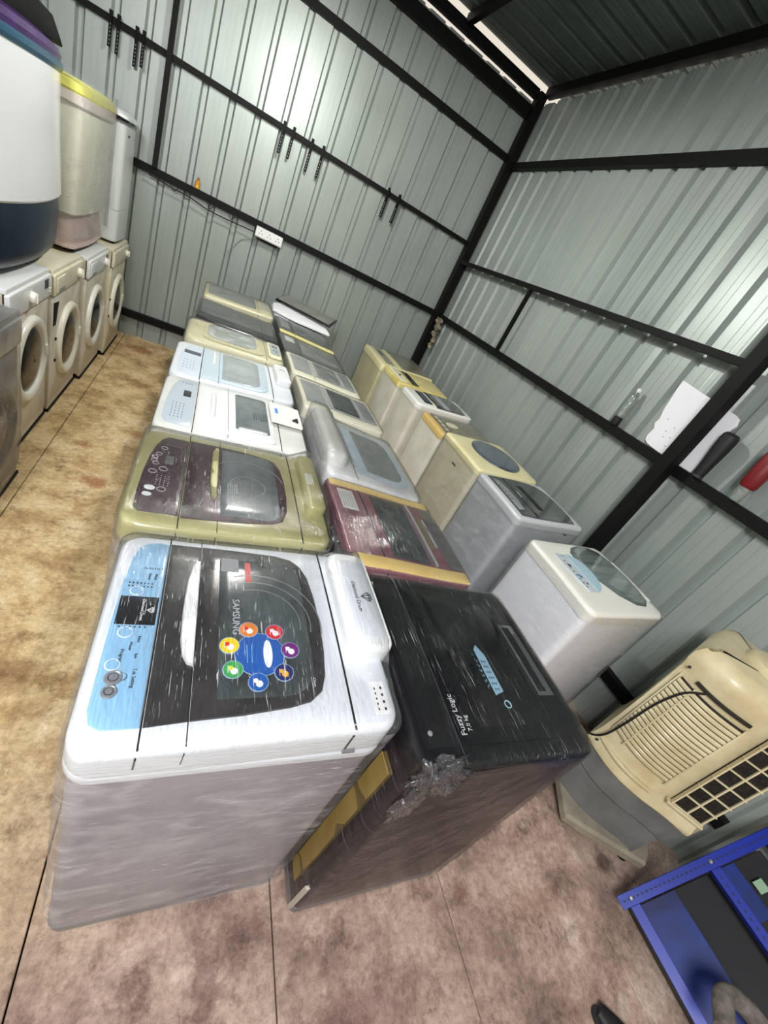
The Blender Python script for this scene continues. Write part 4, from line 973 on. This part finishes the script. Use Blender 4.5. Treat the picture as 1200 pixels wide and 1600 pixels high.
# ------------------------------------------------------------------ front-loading washers on the left
def frontloader(xf_, y0, y1, zt, zc, r, label, face, fascia, ring, glass, yaw=0., knob=True, drawer=True, disp=True, hinge=False, wrapf=False, yc=None, rin=.70, depth=.56):
    T = Thing('front_load_washer', (xf_ - depth / 2, (y0 + y1) / 2, 0), label, 'washing machine', 'front-load washers in a row on the left')
    yc = yc or (y0 + y1) / 2
    T.add('cabinet', box(xf_ - depth, xf_ - .012, y0, y1, .03, zt - .02, .008), face)
    M = Matrix(((0, 0, 1, xf_), (1, 0, 0, 0), (0, 1, 0, 0), (0, 0, 0, 1)))      # (y, z, out)
    T.add('top_panel', crown(rr(xf_ - depth, xf_ + .002, y0 - .001, y1 + .001, .012, 3, 0), 0, zt - .022, zt, .006, 2, 1), fascia)
    T.add('front_panel', crown(rr(y0 + .003, y1 - .003, .06, zt - .145, .012, 4, 1), 0, -.014, 0, .006, 2, 1, M), face)
    fs = T.add('control_fascia', crown(rr(y0 + .002, y1 - .002, zt - .141, zt - .022, .012, 4, 1), lambda a, b: .012 * math.cos((b - zt + .08) / .12 * 1.4), -.016, .004, .007, 3, 3, M), fascia)
    T.add('kick_plate', crown(rr(y0 + .01, y1 - .01, .018, .06, .004, 3, 1), 0, -.02, -.004, .002, 1, 1, M), face)
    T.add('base_gap', box(xf_ - .05, xf_ + .003, y0 + .004, y1 - .004, .001, .02, .001), BLACK)
    for fx in (xf_ - .08, xf_ - depth + .08):
        for fy in (y0 + .06, y1 - .06): T.add('foot', lathe([(.02, 0), (.022, .01), (.014, .035)], Matrix.Translation((fx, fy, 0)), 10), RUBBER)
    # door: rounded ring, recess and glass bowl
    prof = [(r, -.004), (r * 1.0, .010), (r * .975, .020), (r * .93, .026), (r * .86, .026), (r * .80, .020), (r * (rin + .01), -.004), (r * (rin - .02), -.010)]
    L = [[(yc + q * math.cos(2 * PI * k / 40), zc + q * math.sin(2 * PI * k / 40), z) for k in range(40)] for q, z in prof]
    door = T.add('door', loft(L, False, M), ring)
    q0 = r * rin
    L = [[(yc + q * math.cos(2 * PI * k / 32), zc + q * math.sin(2 * PI * k / 32), z) for k in range(32)] for q, z in [(q0, .004), (q0 * .93, .012), (q0 * .7, .020), (q0 * .4, .025), (q0 * .05, .026)]]
    T.add('door_glass', loft(L, False, M), glass, door)
    T.add('door_handle', crown(rr(yc + r * .80, yc + r * .90, zc - .035, zc + .035, .008, 4, 0), 0, .018, .031, .003, 2, 1, M), ring, door)
    if hinge:
        for dz in (.07, -.07): T.add('hinge_mark', crown(rr(yc - r * 1.10, yc - r * 1.02, zc + dz - .008, zc + dz + .008, .003, 3, 0), 0, -.002, .006, .001, 1, 1, M), BLACK, door)
    zf = zt - .08
    if knob:
        kb = T.add('program_knob', xf(lathe([(.034, .008), (.034, .014), (.028, .018), (.026, .034), (.022, .038), (.001, .038)], None, 24), M @ Matrix.Translation((yc + knob, zf, 0))), ring, fs)
        T.add('knob_grip', xf(box(-.005, .005, -.024, .024, .036, .044, .002), M @ Matrix.Translation((yc + knob, zf, 0))), ring, kb)
    if drawer:
        T.add('detergent_drawer', crown(rr(y0 + .03, y0 + .19, zt - .125, zt - .04, .008, 4, 0), 0, .008, .020, .003, 2, 1, M), fascia, fs)
        T.add('drawer_handle', crown(rr(y0 + .05, y0 + .15, zt - .115, zt - .095, .004, 3, 0), 0, .016, .027, .003, 2, 1, M), P('drawer_shadow_grey', (150, 150, 140), .4), fs)
    if disp:
        T.add('display', crown(rr(y1 - .13, y1 - .075, zf + .0, zf + .045, .002, 3, 0), 0, .01, .0185, .001, 1, 1, M), P('display_slate2', (66, 70, 74), .3), fs)
        b_ = [xf(lathe([(.006, .008), (.006, .020), (.001, .021)], None, 10), M @ Matrix.Translation((y1 - .05 + .016 * (k % 2), zf - .03 + .018 * (k // 2), 0))) for k in range(4)]
        for q in b_: T.add('button', q, ring, fs)
    if wrapf:
        pts = rr(xf_ - depth - .006, xf_ + .01, y0 - .008, y1 + .008, .02, 4, 8)
        L = []
        for k in range(15):
            z = .05 + (zt - .05) * k / 14
            L.append([(x + (noise.noise(Vector((x * 9, y * 14, z * 14))) * .006 if x > xf_ - .02 else 0) + (.043 * math.exp(-((y - yc) ** 2 + (z - zc) ** 2) / (r * r * .9)) if x > xf_ - .01 else 0), y, z) for x, y in pts])
        T.add('side_wrap', loft(L, False), F_SIDE, sharp=180)
        V = [(x, y, zt + .004) for x, y in pts]; T.add('top_wrap', (V, [tuple(range(len(V)))]), F_TOP, sharp=180)
    return T
FW = P('front_white_dusty', (226, 224, 214), .4, 0, .15, .5, (200, 190, 166), 4)
FC = P('front_cream', (230, 227, 206), .4, 0, .15, .5, (212, 204, 172), 4)
RGW = P('ring_off_white', (236, 235, 224), .34, 0, .2)
RGC = P('ring_cream', (234, 231, 212), .34, 0, .2)
DG = P('dark_door_glass', (24, 24, 24), .2, 0, .1, .35, (52, 50, 46), 7)
BG2 = P('brown_door_glass', (48, 42, 34), .2, 0, .1, .35, (84, 74, 62), 6)
SLV = P('silver_washer_body', (168, 168, 164), .34, .1, .2, .5, (112, 112, 108), 6)
frontloader(-.70, 1.76, 2.33, .865, .40, .205, 'silver front-load washer tightly wrapped in film, nearest at the left edge', SLV, SLV, P('silver_ring', (110, 102, 98), .3, .2, .3), P('dim_glass', (52, 42, 40), .15, 0, .5), knob=False, drawer=False, disp=False, wrapf=True)
frontloader(-.775, 2.43, 3.03, .90, .475, .235, 'white front-load washer with dark round door, second from the left edge', FW, WHITEP, RGW, DG, knob=-.03, drawer=False, rin=.74)
t3 = frontloader(-.765, 3.045, 3.66, .89, .40, .24, 'cream front-load washer with a black sticker by its door, third from the left edge', FW, FC, RGC, BG2, knob=.13, hinge=True, disp=False, yc=3.40)
Mq = Matrix(((0, 0, 1, -.765), (1, 0, 0, 0), (0, 1, 0, 0), (0, 0, 0, 1)))
t3.add('black_sticker', crown([(3.09, .56), (3.14, .56), (3.19, .69), (3.09, .70)], 0, -.001, .0015, .0003, 1, 1, Mq), BLACK)
frontloader(-.735, 3.675, 4.28, .885, .42, .235, 'white front-load washer with grey display, fourth from the left edge', FW, WHITEP, RGW, DG, knob=.16, rin=.74)
frontloader(-.70, 4.295, 4.90, .88, .41, .235, 'yellowish cream front-load washer against the back wall, last of the left line', FC, FC, RGC, BG2, knob=.18, hinge=True, drawer=False, disp=False)

# ------------------------------------------------------------------ upright twin-tub washers standing on the front loaders
def sqloop(xa, xb, ya, yb_, z, r, bulge=0., n=6):
    pts = rr(xa, xb, ya, yb_, r, n, 8, True); cy = (ya + yb_) / 2; hy = (yb_ - ya) / 2
    return [(x + (bulge * (1 - ((y - cy) / hy) ** 2) if x > (xa + xb) / 2 else 0), y, z) for x, y in pts]
TW = P('tub_gloss_white', (236, 237, 240), .24, 0, .4)
NAV = P('tub_navy', (7, 30, 50), .35, 0, .1, .35)
TEAL = P('tub_teal_rim', (22, 74, 100), .35, 0, .2)
PRP = P('purple_lid', (72, 34, 104), .35, 0, .2, .4, (50, 18, 76), 14)
T = Thing('twin_tub_washer', (-1.12, 2.92, .90), 'large glossy white twin-tub washer with navy base and purple lids, standing on front loaders', 'washing machine')
def tubL(zs, mat, name, cap=True):
    T.add(name, loft([sqloop(-1.38 - e, -.865 + dx, 2.36 - e, 3.46 + e, z, .11, .06) for z, dx, e in zs], cap), mat, sharp=28)
T.add('foot', box(-1.3, -.87, 2.5, 3.32, .902, .93, .006), BLACK)
tubL([(.925, -.03, -.03), (.94, -.01, -.01), (.96, .004, -.0), (1.0, .012, 0), (1.15, .018, 0), (1.225, .014, 0)], NAV, 'base')
tubL([(1.22, .020, .004), (1.23, .026, .008), (1.30, .022, .008), (1.5, .010, .004), (1.70, .004, .002), (1.765, 0, 0)], TW, 'tub_body')
tubL([(1.76, .006, .006), (1.775, .012, .012), (1.79, .010, .010), (1.805, -.004, .0)], TEAL, 'rim')
tubL([(1.80, .0, .0), (1.82, .004, .004), (1.845, -.01, -.01), (1.862, -.05, -.05)], PRP, 'wash_lid')
Mtb = Matrix(((0, 0, 1, -1.36), (1, 0, 0, 0), (0, 1, 0, 0), (0, 0, 0, 1)))
T.add('control_box', crown([(2.42, 1.862), (3.50, 1.862), (3.46, 1.90), (3.34, 1.955), (3.10, 1.965), (2.42, 1.965)], 0, 0, .485, .008, 2, 1, Mtb), BLACK, label='black control box along the top of the twin tub')
T.add('side_flap', box(-1.25, -.92, 3.44, 3.475, 1.80, 1.965, .01), TW)

T = Thing('twin_tub_washer', (-1.08, 3.98, .89), 'cream twin-tub washer with yellow lid wrapped in film, middle of the stacked three', 'washing machine')
TC = P('tub_ivory', (234, 234, 216), .34, 0, .2, .5, (224, 223, 202), 5)
PK = P('tub_dusty_pink', (200, 178, 170), .4, 0, .1)
def tubM(zs, mat, name):
    T.add(name, loft([sqloop(-1.34, -.83 + dx, 3.54 - e, 4.38 + e, z, .06, .02) for z, dx, e in zs]), mat, sharp=28)
T.add('foot', box(-1.28, -.80, 3.62, 4.32, .90, .925, .004), BLACK)
tubM([(.92, .03, 0), (.93, .035, .01), (1.0, .02, 0), (1.115, 0, -.01)], PK, 'base')
tubM([(1.11, .02, .005), (1.12, .03, .012), (1.40, .035, .015), (1.64, .040, .02), (1.66, .035, .015)], TC, 'tub_body')
tubM([(1.655, .045, .02), (1.665, .052, .03), (1.71, .050, .03), (1.715, .04, .02)], P('tub_pinkish_rim', (214, 204, 196), .4), 'rim')
tubM([(1.71, .046, .03), (1.72, .05, .034), (1.755, .045, .03), (1.775, .02, .0)], P('tub_yellow_lid', (222, 220, 110), .4), 'wash_lid')
T.add('side_wrap', loft([[(p[0] + noise.noise(Vector(p) * 9) * .004, p[1] + noise.noise(Vector(p) * 8) * .004, p[2]) for p in sqloop(-1.35, -.83 + .06, 3.515, 4.41, 1.0 + .08 * k, .07, .02)] for k in range(11)], False), F_SIDE, sharp=180)

T = Thing('twin_tub_washer', (-1.02, 4.70, .89), 'slim white twin-tub washer with black lid edge, rearmost of the stacked three', 'washing machine')
def tubS(zs, mat, name):
    T.add(name, loft([sqloop(-1.28, -.745 + dx, 4.45 - e, 4.93 + e, z, .05, .015) for z, dx, e in zs]), mat, sharp=28)
T.add('foot', box(-1.2, -.735, 4.5, 4.9, .882, .905, .004), BLACK)
tubS([(.90, .01, 0), (.91, .02, .01), (1.12, .018, .01), (1.125, .010, .0)], P('tub_cool_white', (214, 218, 216), .34, 0, .2), 'base')
tubS([(1.12, .014, .004), (1.13, .02, .008), (1.4, .016, .006), (1.70, .010, .0)], P('tub_cool_white', (214, 218, 216), .34), 'tub_body')
tubS([(1.695, .015, .015), (1.70, .028, .022), (1.715, .03, .025), (1.72, .02, .02)], BLKP, 'lid_edge')
tubS([(1.718, .02, .02), (1.735, .015, .015), (1.755, -.01, -.01), (1.765, -.06, -.06)], TW, 'wash_lid')
T.add('badge', box(-.722, -.716, 4.55, 4.575, 1.62, 1.635, .001), DK)

# ------------------------------------------------------------------ air cooler
CC = P('cooler_cream', (208, 198, 162), .45, 0, .1, .4, (184, 170, 130), 6)
CG = P('cooler_grey_tank', (112, 114, 112), .5, 0, .1, .4, (92, 94, 92), 5)
CBs = P('cooler_beige_base', (150, 142, 124), .55, 0, 0, .4, (126, 118, 104), 7)
Ax = Vector((.29, -.957, 0)).normalized(); Bx = Vector((-.957, -.29, 0)).normalized()
FLc = Vector((1.885, .53, 0))
ccx = FLc + Ax * .20 - Bx * .21
T = Thing('air_cooler', (ccx.x, ccx.y, 0), 'cream evaporative air cooler with louvred front on a grey tank beside the right wall', 'air cooler')
MC = Matrix(((Ax.x, -Bx.x, 0, FLc.x), (Ax.y, -Bx.y, 0, FLc.y), (0, 0, 1, 0), (0, 0, 0, 1)))   # a along the front, b into the body, z up
WC = .40; DC = .40
def cl(z, g=0., _=0., bow=.035, front=0.):
    o = []
    for i in range(14):
        t = i / 13; o.append((.2735 * t, .006 * t - bow * math.sin(PI * t)))
    for i in range(1, 8): t = i / 7; o.append((.2735 + .1625 * t, .006 + .071 * t + .008 * math.sin(PI * t)))
    for i in range(1, 7): t = i / 7; o.append((.442 + .02 * math.sin(PI * t), .09 + .31 * t))
    for i in range(7): o.append((.42 - .40 * i / 6, .425))
    for i in range(6): o.append((0, .39 - .35 * i / 5))
    return [(a, b, z) for a, b in inset(o, -g)]
def cl_old(z, ga=0., gb=0., bow=.035, front=0.):
    """cooler cross-section at height z"""
    o = []
    a0, a1, b0, b1 = -ga, WC + ga, -gb - front, DC + gb
    for i in range(13):                                  # front, bowed outwards
        t = i / 12; o.append((a0 + .02 + (a1 - a0 - .04) * t, b0 + .012 * (1 if i in (0, 12) else .0) - bow * math.sin(PI * t)))
    for i in range(7): o.append((a1, b0 + .035 + (b1 - b0 - .07) * i / 6))
    for i in range(7): o.append((a1 - .03 - (a1 - a0 - .06) * i / 6, b1))
    for i in range(7): o.append((a0, b1 - .035 - (b1 - b0 - .07) * i / 6))
    return [(a, b, z) for a, b in o]
def CA(name, vf, mat, parent=None, **k): return T.add(name, xf(vf, MC), mat, parent, **k)
def basel(z, g):
    W = [(1.835, .34), (1.90, .285), (2.0, .215), (2.08, .158), (2.155, .105), (2.20, .12), (2.44, .29), (2.45, .33), (2.30, .60), (2.26, .64), (2.04, .64), (2.0, .61), (1.85, .37)]
    o = []
    for x, y in W:
        d = Vector((x, y, 0)) - FLc; o.append((d.dot(Ax), -d.dot(Bx)))
    return [(a, b, z) for a, b in inset(o, g)]
CA('base_plate', loft([basel(.055, .008), basel(.062, 0), basel(.095, 0), basel(.108, .012)]), CBs)
for a, b in ((.15, .02), (.42, .16), (.10, .30), (.36, .42)):
    c = CA('caster', lathe([(.022, .0), (.026, .006), (.026, .04), (.02, .056)], Matrix.Translation((a, b, 0)), 14), RUBBER)
CA('water_tank', loft([cl(.105, -.03), cl(.14, -.025), cl(.27, -.02), cl(.285, -.008), cl(.36, -.004), cl(.40, -.004)]), CG)
sh = CA('cooler_body', loft([cl(.395, .004), cl(.408, .016), cl(.430, .016), cl(.445, .010), cl(.50, .004), cl(.60, .0), cl(.85, .0), cl(.97, .002), cl(1.01, .010), cl(1.04, .008), cl(1.075, -.01), cl(1.095, -.05)]), CC, sharp=40)
# louvre field
def bowb(a, off): return -.010 - .042 * math.sin(PI * max(0, min(1, a / .2735))) - off
def frontstrip(a0, a1, z0, z1, off0, off1, n=16):
    V = []; F = []
    for i in range(n + 1):
        a = a0 + (a1 - a0) * i / n
        for z, o_ in ((z0, off0), (z0, off1 - .002), (z0 + .003, off1), (z1 - .003, off1), (z1, off1 - .002), (z1, off0)):
            V.append((a, bowb(a, o_), z))
    for i in range(n):
        for k in range(5): F.append((i * 6 + k, (i + 1) * 6 + k, (i + 1) * 6 + k + 1, i * 6 + k + 1))
    F.append(tuple(range(6))); F.append(tuple(range(n * 6 + 5, n * 6 - 1, -1)))
    return V, F
CA('louvre_back', frontstrip(.03, .262, .555, .93, -.01, .002), P('louvre_dark', (26, 20, 14), .8), sh)
NS = 17
for k in range(NS):
    z0 = .558 + k * (.372 / NS)
    CA('louvre_slat', frontstrip(.025, .266, z0, z0 + .0166, -.008, .009), CC, sh)
for a in (.018, .082, .262): CA('louvre_frame', frontstrip(a, a + .005, .545, .94, -.008, .0115, 2), CC, sh)
CA('top_vent_gap', frontstrip(.07, .264, .955, .966, -.012, .0015), P('louvre_dark', (26, 20, 14), .8), sh)
CA('front_lip', frontstrip(.01, .262, .46, .475, -.012, .006), CC, sh)
CA('lid_bulge', loft([[(.24 + q * math.cos(2 * PI * k / 24) * .14, .22 + q * math.sin(2 * PI * k / 24) * .12, z) for k in range(24)] for q, z in ((1, 1.08), (1, 1.105), (.94, 1.122), (.8, 1.132), (.1, 1.135))]), CC, sh)
for a, z in ((.02, .45), (.02, .985)): CA('screw', xf(lathe([(.006, 0), (.006, .004), (.001, .005)], None, 8), rotM((a, bowb(a, .012), z), (1, 0, 0), (0, 0, 1))), DK, sh)
# side grille with black pad, on the side facing the shop front
MG = MC @ Matrix(((.9165, .40, 0, .2735 + .004), (.40, -.9165, 0, -.004), (0, 0, 1, 0), (0, 0, 0, 1)))   # u along the side face, v outwards
MG = MC @ Matrix(((.9165, .40, 0, .2735), (.40, -.9165, 0, .0), (0, 0, 1, 0), (0, 0, 0, 1)))
def GA_(name, vf, mat):
    v, f = xf(vf, MG); T.add(name, (v, [tuple(reversed(q)) for q in f]), mat, sh)
GA_('side_pad', box(.055, .165, -.01, .018, .505, .99, .002), P('cooling_pad', (26, 24, 22), .95, 0, 0, .2, (46, 42, 36), 60, 1, .8, 80))
for k in range(8): GA_('grille_bar', box(.045, .172, .010, .026, .503 + k * .0695, .508 + k * .0695, .001), CC)
for b in (.050, .108, .165): GA_('grille_bar', box(b - .003, b + .003, .008, .024, .50, .99, .001), CC)
GA_('grille_sill', box(.035, .178, .0, .028, .488, .500, .002), CC)
# power cord over the front
cw = [MC @ Vector(p) for p in [(-.10, -.02, .42), (-.02, -.035, .44), (.02, -.045, .50), (.035, -.052, .62), (.045, -.056, .78), (.07, -.06, .90), (.11, -.066, .96)]]
single('power_cord', tube(curve_pts(cw), .0045, 6), RUBBER, 'black power cord lying over the front of the cream air cooler', 'cord')

# ------------------------------------------------------------------ blue slotted-angle rack leaning at the lower right
BLU2 = P('blue_paint', (3, 36, 148), .4, 0, .1, .4, (4, 36, 140), 5)
BLU3 = P('blue_sheet', (5, 46, 128), .5, 0, .05, .3, (3, 16, 60), 3)
e1 = Vector((.73, 0, .683)).normalized(); e2 = Vector((0, -1, 0)); e3 = e1.cross(e2).normalized()
if e3.z < 0: e3 = -e3
o0 = Vector((1.935, .055, .09))
MR = Matrix(((e1.x, e2.x, e3.x, o0.x), (e1.y, e2.y, e3.y, o0.y), (e1.z, e2.z, e3.z, o0.z), (0, 0, 0, 1)))
T = Thing('slotted_angle_rack', (2.0, -.2, 0), 'bright blue slotted-angle shelf rack tipped against the right wall', 'rack')
def RA(name, vf, mat, parent=None, **k):
    v, f = xf(vf, MR)
    return T.add(name, (v, [tuple(reversed(q)) for q in f]), mat, parent, **k)
SLOT = P('slot_dark', (4, 12, 60), .6)
def angle_bar(a0, a1, b0, b1):
    return RA('angle_bar', merge(box(a0, a1, b0, b1, -.004, 0, .001), box(a0, a1, b0, b0 + .003, -.045, 0, .001) if a1 - a0 > b1 - b0 else box(a0, a0 + .003, b0, b1, -.045, 0, .001)), BLU2)
ab = angle_bar(-.03, .78, 0, .045)
RA('slot_row', merge(*[box(a, a + .010, .020, .026, 0, .0008, .0002) for a in [-.015 + .02 * k for k in range(38)]]), SLOT, ab, kind='stuff')
ab2 = angle_bar(.0, .040, .045, .80)
ab3 = angle_bar(.36, .40, .045, .80)
RA('slot_row', merge(*[box(.376, .382, b, b + .010, 0, .0008, .0002) for b in [.07 + .025 * k for k in range(14)]]), SLOT, ab3, kind='stuff')
angle_bar(.62, .66, .045, .80); angle_bar(-.03, .75, .80, .845)
RA('shelf_sheet', box(.042, .20, .05, .80, -.05, -.047, .001), BLU3)
RA('shelf_sheet', box(.402, .47, .05, .22, -.05, -.047, .001), BLU3)
RA('shelf_sheet', box(.20, .62, .05, .80, -.13, -.125, .001), P('opening_shade', (10, 12, 16), .7))  # near-black sheet paints the darkness inside the rack openings
RA('side_sheet', box(-.002, .0, .03, .845, -.10, -.002, .0005), P('side_shade', (10, 12, 18), .6))  # near-black colour carries the shadow on the left bar's side
for a in (.02, .38): RA('bolt', lathe([(.007, 0), (.007, .004), (.004, .006)], Matrix.Translation((a, .022, 0)), 8), CHROME)
RA('label_scrap', box(.50, .54, .12, .16, -.10, -.098, .0005), P('leaf_green_white', (140, 170, 140), .6))
# odds and ends at the lower right edge
def blob(c, r, sq, sd_, k=.25):
    v, f = crumple(c[0], c[1], c[2], r, sd_, sq); return v, f
T2 = Thing('shoe', (1.63, -.235, 0), 'black rubber shoe toe on the floor at the bottom edge', 'shoe')
def shoe():
    L = []
    for k in range(13):
        t = k / 12; w_ = .042 * math.sin(PI * min(.96, .12 + t * .85)) ** .6; h = .03 + .045 * t * (1.2 - t * .3)
        L.append([(w_ * math.cos(2 * PI * i / 16), -t * .24 + .0, .014 + h * .5 + h * .5 * math.sin(2 * PI * i / 16)) for i in range(16)])
    return L
MS = Matrix.Translation((1.60, -.17, 0)) @ Matrix.Rotation(math.radians(25), 4, 'Z')
T2.add('upper', loft(shoe()[::-1], True, MS), RUBBER, sharp=50)
T2.add('sole', crown([(.046 * math.cos(a) * (1 if math.sin(a) > 0 else .85), -.12 + .13 * math.sin(a)) for a in [2 * PI * k / 24 for k in range(24)]], 0, 0, .018, .004, 2, 1, MS), P('sole_dark', (30, 30, 32), .7))
ob_ = single('cloth_roll', tube(curve_pts([(1.80, -.30, .30), (1.87, -.25, .31), (1.95, -.29, .30), (2.02, -.42, .28)], 6), .030, 14), P('grey_cloth', (118, 112, 106), .9, 0, 0, .2, (78, 74, 70), 20, 1, .5, 60), 'rolled grey cloth on top of the blue rack at the bottom right', 'cloth')
